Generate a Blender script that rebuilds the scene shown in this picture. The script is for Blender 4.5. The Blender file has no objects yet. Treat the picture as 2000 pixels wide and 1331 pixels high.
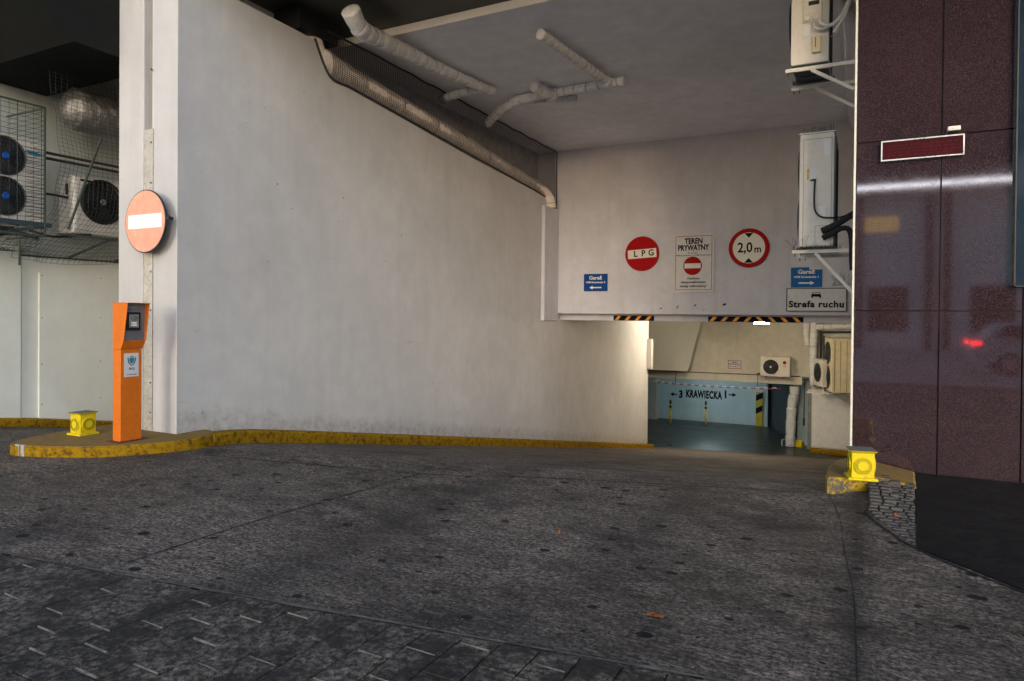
import bpy, bmesh, math, random
from mathutils import Vector, Matrix, Euler
from mathutils import noise as mnoise
R = math.radians
random.seed(7)
SC = bpy.context.scene
COL = SC.collection

# ------------------------------------------------------------------ camera, sky, sun
F_PX = 1333.0; EYE = 1.6
cam_d = bpy.data.cameras.new('camera'); cam = bpy.data.objects.new('camera', cam_d); COL.objects.link(cam)
cam_d.sensor_width = 36; cam_d.lens = 36*F_PX/2000; cam_d.shift_y = -.0179
cam_d.clip_start = .05; cam_d.clip_end = 500
cam.matrix_world = Matrix.Translation((0, 0, EYE)) @ Matrix.Rotation(R(27.5), 4, 'Z') @ Matrix.Rotation(R(90-.59), 4, 'X') @ Matrix.Rotation(R(.52), 4, 'Z')
SC.camera = cam
W = bpy.data.worlds.new('World'); SC.world = W; W.use_nodes = True
nt = W.node_tree; bg = nt.nodes['Background']
sky = nt.nodes.new('ShaderNodeTexSky'); sky.sky_type = 'NISHITA'; sky.sun_disc = False
SUN_EL, SUN_AZ = 11, 160          # degrees; azimuth the light comes from, clockwise from +Y
sky.sun_elevation = R(SUN_EL); sky.sun_rotation = R(SUN_AZ)
sky.air_density = 1.0; sky.dust_density = 1.7; sky.ozone_density = 1.7
nt.links.new(sky.outputs[0], bg.inputs[0]); bg.inputs[1].default_value = .15
sl = bpy.data.lights.new('sun', 'SUN'); sl.energy = 1.2; sl.angle = R(48); sl.color = (1, .985, .975)
so = bpy.data.objects.new('sun', sl); COL.objects.link(so)
az = R(SUN_AZ); dv = Vector((math.sin(az)*math.cos(R(SUN_EL)), math.cos(az)*math.cos(R(SUN_EL)), math.sin(R(SUN_EL))))
so.rotation_euler = dv.to_track_quat('Z', 'Y').to_euler(); so.location = dv*30
SC.view_settings.view_transform = 'Standard'; SC.view_settings.look = 'None'
SC.view_settings.exposure = 1.62; SC.view_settings.gamma = 1
SC.render.engine = 'CYCLES'
SC.cycles.max_bounces = 10; SC.cycles.diffuse_bounces = 6; SC.cycles.use_denoising = True
SC.cycles.caustics_reflective = False; SC.cycles.caustics_refractive = False

# ------------------------------------------------------------------ materials
class NT:
    def __init__(s, name):
        s.m = bpy.data.materials.new(name); s.m.use_nodes = True; s.t = s.m.node_tree
        s.b = s.t.nodes['Principled BSDF']; s.tc = s.n('ShaderNodeTexCoord'); s.out = s.t.nodes['Material Output']
    def n(s, typ, **kw):
        x = s.t.nodes.new(typ)
        for k, v in kw.items(): setattr(x, k, v)
        return x
    def l(s, a, b): s.t.links.new(a, b)
    def coord(s, scale=(1, 1, 1), rot=(0, 0, 0)):
        mp = s.n('ShaderNodeMapping'); mp.inputs['Scale'].default_value = scale; mp.inputs['Rotation'].default_value = rot
        s.l(s.tc.outputs['Object'], mp.inputs[0]); return mp.outputs[0]
    def noise(s, scale=5, detail=5, rough=.6, vec=None, dist=0):
        x = s.n('ShaderNodeTexNoise'); x.inputs['Scale'].default_value = scale; x.inputs['Detail'].default_value = detail
        x.inputs['Roughness'].default_value = rough; x.inputs['Distortion'].default_value = dist
        s.l(vec if vec else s.tc.outputs['Object'], x.inputs['Vector']); return x.outputs['Fac']
    def vor(s, scale=5, vec=None, feature='F1', rand=1, dim='3D'):
        x = s.n('ShaderNodeTexVoronoi', feature=feature, voronoi_dimensions=dim); x.inputs['Scale'].default_value = scale; x.inputs['Randomness'].default_value = rand
        s.l(vec if vec else s.tc.outputs['Object'], x.inputs['Vector']); return x
    def ramp(s, fac, stops):
        x = s.n('ShaderNodeValToRGB'); e = x.color_ramp.elements
        while len(e) < len(stops): e.new(.5)
        for i, (p, c) in enumerate(stops):
            e[i].position = p; e[i].color = (c, c, c, 1) if isinstance(c, (int, float)) else (*c, 1)
        s.l(fac, x.inputs[0]); return x.outputs[0]
    def mix(s, fac, a, b, mode='MIX'):
        x = s.n('ShaderNodeMix', data_type='RGBA', blend_type=mode)
        for sock, v in ((x.inputs[0], fac), (x.inputs[6], a), (x.inputs[7], b)):
            if isinstance(v, (int, float)): sock.default_value = v
            elif isinstance(v, tuple): sock.default_value = (*v, 1)
            else: s.l(v, sock)
        return x.outputs[2]
    def math(s, op, a, b=0):
        x = s.n('ShaderNodeMath', operation=op)
        for sock, v in ((x.inputs[0], a), (x.inputs[1], b)):
            if isinstance(v, (int, float)): sock.default_value = v
            else: s.l(v, sock)
        return x.outputs[0]
    def base(s, v):
        if isinstance(v, tuple): s.b.inputs['Base Color'].default_value = (*v, 1)
        else: s.l(v, s.b.inputs['Base Color'])
    def bump(s, h, st=.3, dist=.01):
        x = s.n('ShaderNodeBump'); x.inputs['Strength'].default_value = st; x.inputs['Distance'].default_value = dist
        s.l(h, x.inputs['Height']); s.l(x.outputs[0], s.b.inputs['Normal'])
    def set(s, **kw):
        for k, v in kw.items():
            i = s.b.inputs[k.replace('_', ' ')]
            if hasattr(v, 'is_output') or not isinstance(v, (int, float, tuple)): s.l(v, i)
            else: i.default_value = v

def tint(c, f): return tuple(min(1, x*f) for x in c)
def simple(name, c, rough=.5, metal=0, var=.25, scale=4, bump=.1, bscale=60, grime=.0, spec=.3):
    s = NT(name); s.b.inputs['Specular IOR Level'].default_value = spec
    n1 = s.noise(scale, 6, .65)
    col = s.mix(s.ramp(n1, [(.3, 0), (.7, 1)]), tint(c, 1-var), tint(c, 1+var*.6))
    if grime:
        g = s.ramp(s.noise(scale*3.3, 8, .75), [(.5, 0), (.72, 1)])
        col = s.mix(s.math('MULTIPLY', g, grime), col, (.05, .045, .04))
    s.base(col); s.set(Metallic=metal)
    s.set(Roughness=s.ramp(s.noise(scale*2, 4), [(.3, max(0, rough-.1)), (.7, min(1, rough+.12))]))
    s.bump(s.noise(bscale, 4), bump, .004)
    return s.m
def plaster(name, c, stain=.5, streak=.35, speck=0.5, foot=False):
    s = NT(name)
    big = s.noise(.55, 5, .6)
    col = s.mix(s.ramp(big, [(.3, 0), (.7, 1)]), tint(c, .88), tint(c, 1.06))
    mid = s.noise(3.2, 8, .7)
    col = s.mix(s.math('MULTIPLY', s.ramp(mid, [(.42, 1), (.6, 0)]), .28*stain), col, tint(c, .62))
    vs = s.noise(1.0, 7, .7, s.coord((5, 5, .35)))
    col = s.mix(s.math('MULTIPLY', s.ramp(vs, [(.5, 0), (.75, 1)]), streak), col, tint((c[0]*.95, c[1]*.9, c[2]*.82), .66))
    sp = s.ramp(s.noise(11, 3, .5), [(.74, 0), (.78, 1)])
    col = s.mix(s.math('MULTIPLY', sp, speck), col, (.14, .13, .12))
    if foot:      # scuffs, and splash dirt that climbs unevenly from the ramp
        sc = s.ramp(s.noise(1.0, 9, .8, s.coord((1, 1.3, 9))), [(.60, 0), (.68, .5)])
        col = s.mix(s.math('MULTIPLY', sc, s.ramp(s.noise(.9, 3), [(.5, 0), (.6, 1)])), col, tint(c, .55))
        sx = s.n('ShaderNodeSeparateXYZ'); s.l(s.tc.outputs['Object'], sx.inputs[0])
        h = s.math('ADD', sx.outputs[2], s.math('MULTIPLY', s.math('MAXIMUM', s.math('SUBTRACT', sx.outputs[1], foot), 0), .174))
        h = s.math('SUBTRACT', h, s.math('MULTIPLY', s.noise(5, 6, .7), .5))
        d = s.math('MULTIPLY', s.ramp(h, [(.0, 1), (.22, 0)]), s.ramp(s.noise(9, 8, .8), [(.40, .15), (.62, 1)]))
        col = s.mix(s.math('MULTIPLY', d, .55), col, (.20, .17, .14))
        pt = s.ramp(s.noise(.33, 2, .4), [(.55, 0), (.56, .10)])
        col = s.mix(pt, col, tint(c, 1.12))
    s.base(col); s.set(Roughness=.85); s.b.inputs['Specular IOR Level'].default_value = .2
    hb = s.mix(.5, s.noise(2.2, 6, .6, s.coord((1, 1, 2.2))), s.noise(38, 4, .6))
    s.bump(hb, .35, .012)
    return s.m

MT = {}
MT['plaster'] = plaster('white_plaster', (.60, .585, .595), .6, .16, .8, foot=5.75)
MT['plaster_pillar'] = plaster('white_pillar_plaster', (.55, .53, .525), .4, .25, .6)
MT['plaster_back'] = plaster('grey_white_plaster', (.61, .60, .65), .7, .25)
MT['plaster_int'] = plaster('garage_plaster', (.60, .575, .51), 1.0, .4)
MT['plaster_blue'] = plaster('pale_blue_plaster', (.50, .60, .63), .6, .3)
MT['ceil'] = plaster('ceiling_plaster', (.90, .90, .94), .8, .0, 0)
MT['board'] = plaster('green_white_board', (.82, .83, .78), .35, .12, .1)
MT['cream'] = simple('cream_paint', (.70, .655, .58), .45, var=.08, grime=.25)
MT['cream2'] = simple('aged_white_casing', (.66, .62, .57), .45, var=.08, grime=.18, scale=3)
MT['yellow_casing'] = simple('yellowed_casing', (.62, .54, .36), .5, var=.1, grime=.3, scale=2)
MT['black'] = simple('black_plastic', (.018, .018, .02), .5, grime=0)
MT['foam'] = simple('black_foam', (.022, .022, .025), .9, bump=.5, bscale=25)
MT['dark'] = simple('dark_metal', (.05, .055, .06), .5, metal=.4)
MT['coil'] = simple('coil_fins', (.07, .085, .09), .55, metal=.5, bscale=120, bump=.6)
MT['galv'] = simple('galvanised_steel', (.50, .48, .45), .42, metal=.75, var=.3, grime=.35)
MT['conduit'] = simple('worn_cream_metal', (.60, .56, .49), .45, metal=.25, var=.15, grime=.6, scale=6)
MT['conduit_grey'] = simple('grey_recess', (.26, .24, .215), .7, var=.12)
MT['orange'] = simple('orange_paint', (.74, .175, .014), .4, var=.12, bump=.08, grime=.22, scale=7)
MT['grey_plate'] = simple('grey_steel_plate', (.20, .205, .23), .38, metal=.3, var=.08)
MT['silver'] = simple('silver', (.55, .55, .56), .3, metal=.8, var=.08)
MT['white'] = simple('white_paint', (.78, .77, .75), .45, var=.07, grime=.2)
MT['paper'] = simple('paper', (.68, .68, .72), .5, var=.05)
MT['red'] = simple('red_sign_sheet', (.36, .002, .003), .6, var=.1, bump=.02, spec=.12)
MT['red_dark'] = simple('dark_red_print', (.30, .03, .04), .5, var=.1)
MT['sign_white'] = simple('sign_white_sheet', (.70, .66, .58), .4, var=.05, bump=.02)
MT['sign_grey'] = simple('sign_grey_white', (.60, .58, .58), .42, var=.08, bump=.02, grime=.15)
MT['ink'] = simple('black_ink', (.006, .006, .008), .7, var=.1, bump=0, spec=.08)
MT['blue'] = simple('blue_sign_sheet', (.004, .055, .24), .5, var=.12, bump=.02, spec=.12)
MT['blue2'] = simple('bright_blue_sign_sheet', (.004, .12, .36), .5, var=.15, bump=.02, spec=.12)
MT['blue_hub'] = simple('blue_hub', (.01, .10, .50), .4)
MT['teal'] = simple('teal_logo', (.02, .25, .42), .4)
MT['glare_red'] = simple('glare_salmon_sheet', (.92, .42, .29), .22, var=.14, scale=5, bump=.02)  # salmon base colour paints in the retroreflective glow of the red sheet
MT['bright_white'] = simple('reflective_white', (.98, .95, .90), .25, var=.02, bump=.0)
MT['strip'] = simple('cream_strip', (.90, .86, .80), .6, var=.06)
MT['led'] = simple('dark_red_display', (.045, .004, .008), .65, var=.35, scale=20, spec=.1)
MT['lagging'] = simple('painted_lagging', (.72, .72, .74), .6, var=.08, grime=.4, scale=6, bump=1.0, bscale=22)
MT['lagging_dirty'] = simple('dirty_lagging', (.85, .76, .70), .65, var=.25, grime=.45, scale=4, bump=.6, bscale=20)
MT['net'] = simple('black_netting', (.045, .045, .05), .8, bump=0)
MT['wire'] = simple('grey_green_wire', (.055, .06, .055), .7, metal=.3, bump=0)
MT['pipe_dark'] = simple('rusty_dark_pipe', (.06, .035, .035), .6)
MT['green_steel'] = simple('green_grey_steel', (.06, .075, .062), .7, grime=.3)
MT['cable'] = simple('grey_cable', (.66, .63, .60), .55, var=.1, grime=.2)
MT['rubber_blue'] = simple('blue_grey_coil', (.035, .06, .075), .5)
MT['chain_red'] = simple('red_chain', (.42, .06, .06), .5)
MT['haz_orange'] = simple('orange_tape', (.86, .36, .03), .5, var=.2, scale=12)
MT['haz_yellow'] = simple('yellow_stripe', (.55, .42, .03), .6, var=.2)
MT['navy'] = simple('blue_black_tape', (.006, .008, .018), .7, spec=.08)
MT['leaf'] = simple('dry_leaf', (.34, .11, .04), .6, var=.4, scale=30)
MT['dark_glass'] = simple('dark_blue_glass', (.014, .026, .045), .12, var=.2, scale=1, bump=0)
MT['roof_metal'] = simple('dark_soffit_edge', (.03, .03, .032), .5)

def m_foil():
    s = NT('crumpled_foil'); s.base(s.mix(s.noise(3, 5), (.16, .155, .15), (.48, .46, .44))); s.set(Metallic=.8, Roughness=.42)
    s.bump(s.mix(.5, s.vor(9).outputs['Distance'], s.noise(16, 6, .7, s.coord((1, 3, .6)))), 1.0, .05); return s.m
MT['foil'] = m_foil()
def m_yellow(name, under=(.10, .09, .08), amt=(.60, .68), rough=.45, c=(.78, .60, .015)):
    s = NT(name); a = s.mix(s.noise(3, 5), tint(c, .75), tint(c, 1.08))
    a = s.mix(s.math('MULTIPLY', s.ramp(s.noise(7, 8, .75), [(.5, 0), (.75, 1)]), .55), a, (.16, .10, .02))
    a = s.mix(s.ramp(s.noise(13, 9, .8), [(amt[0], 0), (amt[1], 1)]), a, under)
    s.base(a); s.set(Roughness=rough); s.b.inputs['Specular IOR Level'].default_value = .12; s.bump(s.noise(30, 6, .7), .3, .008); return s.m
MT['yellow'] = m_yellow('yellow_paint', amt=(.62, .70), under=(.09, .075, .03))
MT['kerb'] = m_yellow('worn_yellow_kerb', c=(.37, .20, .004), amt=(.47, .62), under=(.055, .034, .012), rough=.85)
MT['kerb_worn'] = m_yellow('very_worn_yellow_kerb', c=(.50, .33, .02), amt=(.47, .53), rough=.75)
MT['kerb_top'] = m_yellow('dusty_yellow_top', c=(.27, .17, .055), amt=(.50, .66), under=(.115, .10, .085), rough=.85)
MT['ring'] = simple('ring_groove', (.10, .085, .01), .7)

def m_granite():
    s = NT('polished_purple_granite')
    col = s.mix(s.ramp(s.noise(1.6, 5), [(.3, 0), (.7, 1)]), (.024, .0125, .016), (.034, .018, .0225))
    v = s.vor(230); g = s.n('ShaderNodeSeparateColor'); s.l(v.outputs['Color'], g.inputs[0])
    col = s.mix(s.ramp(g.outputs[0], [(.72, 0), (.95, .55)]), col, (.115, .078, .085))
    v2 = s.vor(150); g2 = s.n('ShaderNodeSeparateColor'); s.l(v2.outputs['Color'], g2.inputs[0])
    dot = s.math('MULTIPLY', s.ramp(g2.outputs[1], [(.93, 0), (.95, 1)]), s.ramp(v2.outputs['Distance'], [(.25, 1), (.35, 0)]))
    col = s.mix(s.math('MULTIPLY', dot, .8), col, (.21, .165, .165))
    col = s.mix(s.math('MULTIPLY', s.ramp(g.outputs[2], [(.75, 0), (.9, 1)]), .6), col, (.012, .006, .008))
    s.base(col); s.set(Roughness=s.ramp(s.noise(9, 5), [(.3, .03), (.7, .055)]), IOR=1.62, Specular_IOR_Level=.85)
    return s.m
MT['granite'] = m_granite()

def m_road():
    s = NT('brushed_concrete_road')
    st = s.noise(1.0, 9, .75, s.coord((5, 17, 1), (0, 0, R(-5))))
    st2 = s.noise(1.0, 7, .75, s.coord((13, 52, 1), (0, 0, R(-7))))
    sp = s.noise(38, 6, .8)
    big = s.noise(.55, 6, .65); mid = s.noise(2.6, 8, .75, s.coord((1, 1.6, 1)))
    st3 = s.noise(1.0, 5, .8, s.coord((22, 110, 1), (0, 0, R(-6))))
    f = s.math('ADD', s.math('MULTIPLY', s.ramp(st, [(.40, 0), (.64, 1)]), .28), s.math('MULTIPLY', s.ramp(st2, [(.45, 0), (.60, 1)]), .42))
    f = s.math('ADD', f, s.math('MULTIPLY', s.ramp(st3, [(.46, 0), (.60, 1)]), .40))
    f = s.math('MULTIPLY', f, s.ramp(s.mix(.5, big, mid), [(.38, .20), (.60, 1)]))
    f = s.math('MULTIPLY', f, s.ramp(sp, [(.42, .10), (.56, 1.0)]))
    col = s.mix(f, (.0125, .0104, .0090), (.68, .53, .43))
    col = s.mix(s.math('MULTIPLY', s.math('MULTIPLY', s.ramp(s.noise(1.7, 9, .8), [(.54, 0), (.66, 1)]), s.ramp(st3, [(.50, 0), (.58, .85)])), .9), col, (.50, .34, .26))
    dk = s.ramp(s.noise(.8, 9, .8, s.coord((1, 1.5, 1))), [(.50, 0), (.62, .7)])
    col = s.mix(dk, col, (.0155, .015, .0165))
    dk2 = s.ramp(s.noise(4.5, 6, .7, s.coord((1, 1.7, 1))), [(.62, 0), (.68, .75)])
    col = s.mix(dk2, col, (.013, .0125, .013))
    # long soft joint stain running away along x = -0.05, and tyre-darkened lanes
    sx = s.n('ShaderNodeSeparateXYZ'); s.l(s.tc.outputs['Object'], sx.inputs[0])
    wob = s.math('ADD', sx.outputs[0], s.math('MULTIPLY', s.noise(1.6, 5, .7), .16))
    for cx_, wd, am in ((.03, .13, .62), (-3.1, .42, .38), (-1.35, .40, .34)):
        dd_ = s.math('ABSOLUTE', s.math('SUBTRACT', wob, cx_))
        ln = s.ramp(s.math('DIVIDE', dd_, wd), [(.0, 1), (1.0, 0)])
        col = s.mix(s.math('MULTIPLY', ln, am), col, (.015, .0145, .015))
    # gum and oil spots
    vv = s.vor(3.3, s.coord((1, 1.35, 1)), dim='2D'); g = s.n('ShaderNodeSeparateColor'); s.l(vv.outputs['Color'], g.inputs[0])
    rad = s.math('MULTIPLY', s.math('MULTIPLY', g.outputs[1], g.outputs[1]), .15)
    d = s.math('ADD', vv.outputs['Distance'], s.math('MULTIPLY', s.math('SUBTRACT', s.noise(24, 3), .5), .09))
    spot = s.math('LESS_THAN', d, s.math('ADD', rad, .026))
    spot = s.math('MULTIPLY', spot, s.math('GREATER_THAN', g.outputs[0], .45))
    col = s.mix(s.math('MULTIPLY', spot, .93), col, (.0035, .0035, .004))
    vl = s.vor(7.5, dim='2D'); gl = s.n('ShaderNodeSeparateColor'); s.l(vl.outputs['Color'], gl.inputs[0])
    lit = s.math('MULTIPLY', s.math('LESS_THAN', vl.outputs['Distance'], .035), s.math('GREATER_THAN', gl.outputs[0], .82))
    col = s.mix(lit, col, (.30, .28, .25))
    s.base(col); s.set(Roughness=s.ramp(big, [(.35, .62), (.65, .85)]))
    s.bump(s.mix(.4, st2, s.noise(55, 6, .75)), .9, .014); s.b.inputs['Specular IOR Level'].default_value = .25
    return s.m
MT['road'] = m_road()
def m_paver():
    s = NT('concrete_paver')
    a = s.noise(1.1, 7, .7); b = s.noise(30, 8, .85); d = s.noise(3.2, 9, .8)
    f = s.math('MULTIPLY', s.ramp(b, [(.44, 0), (.62, 1)]), s.ramp(d, [(.44, .10), (.60, 1)]))
    col = s.mix(f, s.mix(s.ramp(a, [(.35, 0), (.65, 1)]), (.0165, .0138, .0120), (.030, .0252, .0215)), (.34, .268, .215))
    s.base(col); s.set(Roughness=.82); s.b.inputs['Specular IOR Level'].default_value = .25; s.bump(s.mix(.5, s.noise(60, 6, .8), d), .7, .008); return s.m
MT['paver'] = m_paver()
MT['grout'] = simple('grout', (.012, .0118, .0115), .9, var=.5, scale=20)
MT['edging'] = simple('paver_edge_highlight', (.27, .23, .195), .8, var=.75, scale=14, bump=.5, bscale=30, grime=.5)  # pale colour stands in for highlights along paver edges
MT['border_edge'] = simple('worn_border_edge', (.14, .12, .10), .85, var=.7, scale=9, bump=.6, bscale=30, grime=.8)
MT['cobble'] = simple('cobble_stone', (.085, .075, .068), .6, var=.55, scale=9, bump=.6, bscale=30)
MT['slab'] = simple('black_granite_slab', (.0065, .0065, .0075), .6, var=.5, scale=3, bump=.15, bscale=90, spec=.2)
def m_garfloor():
    s = NT('dark_garage_floor'); a = s.noise(1.1, 7, .7, s.coord((.6, 1.6, 1)))
    s.base(s.mix(s.ramp(a, [(.35, 0), (.68, 1)]), (.011, .014, .016), (.055, .065, .068)))
    s.set(Roughness=s.ramp(a, [(.3, .25), (.7, .5)])); s.bump(s.noise(20, 5), .3, .01); return s.m
MT['garfloor'] = m_garfloor()
def m_soffit():
    s = NT('dark_soffit_panels')
    w = s.n('ShaderNodeTexBrick'); w.offset = 0; w.inputs['Scale'].default_value = 1; w.inputs['Mortar Size'].default_value = .006
    w.inputs['Brick Width'].default_value = 1.9; w.inputs['Row Height'].default_value = .9
    w.inputs['Color1'].default_value = (.024, .027, .024, 1); w.inputs['Color2'].default_value = (.030, .033, .029, 1); w.inputs['Mortar'].default_value = (.004, .004, .004, 1)
    s.l(s.coord((1, 1, 1), (0, 0, R(90))), w.inputs['Vector'])
    s.base(w.outputs[0]); s.set(Roughness=.5); return s.m
MT['soffit'] = m_soffit()
def emit(name, c, st):
    s = NT(name); s.base(c); s.b.inputs['Emission Color'].default_value = (*c, 1); s.b.inputs['Emission Strength'].default_value = st; return s.m
MT['tube_warm'] = emit('warm_tube', (1, .84, .56), 200)
MT['tube_cool'] = emit('cool_tube', (.74, .94, 1), 34)
MT['street_plaster'] = plaster('street_house_plaster', (.80, .76, .74), .7, .3)
MT['street_dark'] = simple('street_house_dark', (.06, .05, .05), .7)
MT['car_paint'] = simple('silver_car_paint', (.85, .86, .88), .25, metal=.2, var=.03, bump=0)
MT['car_glass'] = simple('car_glass', (.02, .022, .025), .08, bump=0)
MT['tyre'] = simple('tyre_rubber', (.02, .02, .02), .8)
MT['tail'] = emit('tail_lamp', (1, .02, .03), 6)
MT['lit_window'] = emit('lit_window', (1, .62, .25), .4)

# ------------------------------------------------------------------ mesh helpers
class MB:
    def __init__(s): s.v = []; s.f = []; s.sm = []
    def add(s, vs, fs, M=None, smooth=False):
        o = len(s.v)
        for p in vs: s.v.append(tuple(M @ Vector(p)) if M else tuple(p))
        for f in fs: s.f.append(tuple(i+o for i in f)); s.sm.append(smooth)
        return s
    def box(s, x0, x1, y0, y1, z0, z1, M=None):
        vs = [(x, y, z) for x in (x0, x1) for y in (y0, y1) for z in (z0, z1)]
        return s.add(vs, [(0, 1, 3, 2), (4, 6, 7, 5), (0, 4, 5, 1), (2, 3, 7, 6), (0, 2, 6, 4), (1, 5, 7, 3)], M)
    def prism(s, poly, a, b, axis='z', M=None):
        """poly in the plane normal to axis: z->(x,y), y->(x,z), x->(y,z)"""
        def P(u, v, w): return {'z': (u, v, w), 'y': (u, w, v), 'x': (w, u, v)}[axis]
        n = len(poly); vs = [P(u, v, a) for u, v in poly]+[P(u, v, b) for u, v in poly]
        fs = [tuple(range(n-1, -1, -1)), tuple(range(n, 2*n))]+[(i, (i+1) % n, (i+1) % n+n, i+n) for i in range(n)]
        return s.add(vs, fs, M)
    def tube(s, pts, r, seg=10, cap=True, M=None, closed=False):
        pts = [Vector(p) for p in pts]; n = len(pts)
        rs = r if isinstance(r, (list, tuple)) else [r]*n
        vs = []; prev = None
        for i, p in enumerate(pts):
            if closed: t = (pts[(i+1) % n]-pts[i-1]).normalized()
            else: t = (pts[min(i+1, n-1)]-pts[max(i-1, 0)]).normalized()
            if prev is None:
                up = Vector((0, 0, 1)) if abs(t.z) < .9 else Vector((1, 0, 0))
                a = t.cross(up).normalized()
            else:
                a = (prev - t*prev.dot(t)).normalized()
            prev = a; b = t.cross(a)
            for k in range(seg):
                th = 2*math.pi*k/seg; vs.append(p+(a*math.cos(th)+b*math.sin(th))*rs[i])
        fs = []
        for i in range(n if closed else n-1):
            j = (i+1) % n
            for k in range(seg): fs.append((i*seg+k, i*seg+(k+1) % seg, j*seg+(k+1) % seg, j*seg+k))
        if cap and not closed: fs += [tuple(range(seg-1, -1, -1)), tuple((n-1)*seg+k for k in range(seg))]
        return s.add(vs, fs, M, True)
    def bar(s, a, b, w, h=None, M=None):
        """rectangular bar between two points"""
        a, b = Vector(a), Vector(b); h = h or w; t = (b-a).normalized()
        up = Vector((0, 0, 1)) if abs(t.z) < .95 else Vector((0, 1, 0))
        x = t.cross(up).normalized(); y = x.cross(t).normalized()
        vs = [p+x*sx*w/2+y*sy*h/2 for p in (a, b) for sx, sy in ((-1, -1), (1, -1), (1, 1), (-1, 1))]
        return s.add(vs, [(3, 2, 1, 0), (4, 5, 6, 7), (0, 1, 5, 4), (1, 2, 6, 5), (2, 3, 7, 6), (3, 0, 4, 7)], M)
    def disc(s, c, r, d0, d1, axis='y', seg=40, M=None):
        poly = [(c[0]+r*math.cos(2*math.pi*i/seg), c[1]+r*math.sin(2*math.pi*i/seg)) for i in range(seg)]
        return s.prism(poly, d0, d1, axis, M)
    def ring(s, c, r, t, y, axis='y', seg=36, M=None, sg=6):
        """torus in plane normal to axis"""
        P = []
        for i in range(seg):
            a = 2*math.pi*i/seg; u, v = c[0]+r*math.cos(a), c[1]+r*math.sin(a)
            P.append({'y': (u, y, v), 'x': (y, u, v), 'z': (u, v, y)}[axis])
        return s.tube(P, t, sg, M=M, closed=True)
    def build(s, name, mat, parent=None, bevel=0, loc=None, seg=2):
        me = bpy.data.meshes.new(name); me.from_pydata(s.v, [], s.f)
        bm = bmesh.new(); bm.from_mesh(me); bmesh.ops.recalc_face_normals(bm, faces=bm.faces); bm.to_mesh(me); bm.free()
        me.polygons.foreach_set('use_smooth', s.sm)
        me.materials.append(MT[mat] if isinstance(mat, str) else mat); me.update()
        o = bpy.data.objects.new(name, me); COL.objects.link(o)
        if parent: o.parent = parent
        if loc: o.location = loc
        if bevel:
            b = o.modifiers.new('bevel', 'BEVEL'); b.width = bevel; b.segments = seg; b.limit_method = 'ANGLE'; b.angle_limit = R(40)
        return o
def tag(o, label=None, cat=None, group=None, kind=None):
    if label: o['label'] = label
    if cat: o['category'] = cat
    if group: o['group'] = group
    if kind: o['kind'] = kind
    return o
def empty(name, loc, label, cat, rz=0, group=None):
    o = bpy.data.objects.new(name, None); COL.objects.link(o); o.location = loc; o.rotation_euler.z = rz; o.empty_display_size = .2
    return tag(o, label, cat, group)
def struct(o): o['kind'] = 'structure'; return o

def text_mb(items):
    """items: (string, u, v, height, bold, xscale, align) in the local XZ plane facing -Y; returns an MB"""
    mb = MB()
    for st, u, v, h, bold, xs, *rest in items:
        c = bpy.data.curves.new('t', 'FONT'); c.body = st; c.size = h*1.37; c.offset = bold*h; c.extrude = .0012
        c.align_x = 'CENTER'; c.align_y = 'CENTER' ; c.resolution_u = 3
        if rest: c.space_character = rest[0]
        o = bpy.data.objects.new('t', c); COL.objects.link(o)
        bpy.context.view_layer.update()
        me = o.to_mesh()
        vs = [(p.co.x*xs+u, -p.co.z, p.co.y+v) for p in me.vertices]
        fs = [tuple(p.vertices) for p in me.polygons]
        mb.add(vs, fs)
        o.to_mesh_clear(); bpy.data.objects.remove(o); bpy.data.curves.remove(c)
    return mb
def sinterp(pts, step):
    """densify a polyline with Catmull-Rom smoothing"""
    P = [Vector(p) for p in pts]; out = []
    for i in range(len(P)-1):
        p0 = P[max(i-1, 0)]; p1 = P[i]; p2 = P[i+1]; p3 = P[min(i+2, len(P)-1)]
        n = max(1, int((p2-p1).length/step))
        for k in range(n):
            t = k/n; out.append(.5*((2*p1)+(p2-p0)*t+(2*p0-5*p1+4*p2-p3)*t*t+(3*p1-p0-3*p2+p3)*t**3))
    out.append(P[-1]); return out

# ------------------------------------------------------------------ ground
def sstep(a, b, x):
    t = min(1, max(0, (x-a)/(b-a))); return t*t*(3-2*t)
def zroad(x, y):
    y0 = 5.75+.19*(min(x, -.2)+7.2)
    d = y-y0; k = .30
    sp = d if d > 8 else k*math.log1p(math.exp(d/k))           # soft crest
    z = -.174*sp
    fl = -3.75; dd = (z-fl)
    kk = .06
    z = z if dd > 1 else fl+kk*math.log1p(math.exp(max(-40, dd/kk)))   # soft foot
    return z*(1-sstep(-.28, -.05, x))
def frange(a, b, s):
    n = max(1, round((b-a)/s)); return [a+(b-a)*i/n for i in range(n)]
xs = frange(-90, -16, 12)+frange(-16, -11.4, 1)+frange(-11.4, -.3, .37)+frange(-.3, 0, .05)+frange(0, 4, 1)+frange(4, 90, 14)+[90]
ys = frange(-90, -10, 10)+frange(-10, 3, 1)+frange(3, 9, .15)+frange(9, 24, .75)+frange(24, 29, .2)+frange(29, 42, 1)+frange(42, 90, 12)+[90]
mb = MB(); nx = len(xs)
for y in ys:
    for x in xs: mb.v.append((x, y, zroad(x, y)))
for j in range(len(ys)-1):
    for i in range(nx-1): mb.f.append((j*nx+i, j*nx+i+1, (j+1)*nx+i+1, (j+1)*nx+i)); mb.sm.append(True)
road = struct(mb.build('road', 'road'))
# garage floor sheet on the flat beyond the ramp
mb = MB()
P = [(-13.9, 27.0-1.15)]+[(-7.6+i*.5, 26.95+i*.095+.05*math.sin(i*1.7)) for i in range(16)]+[(.0, 28.6), (0, 41), (-13.9, 41)]
mb.prism([(x, y) for x, y in P], -3.76, -3.722, 'z'); struct(mb.build('garage_floor', 'garfloor'))

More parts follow.
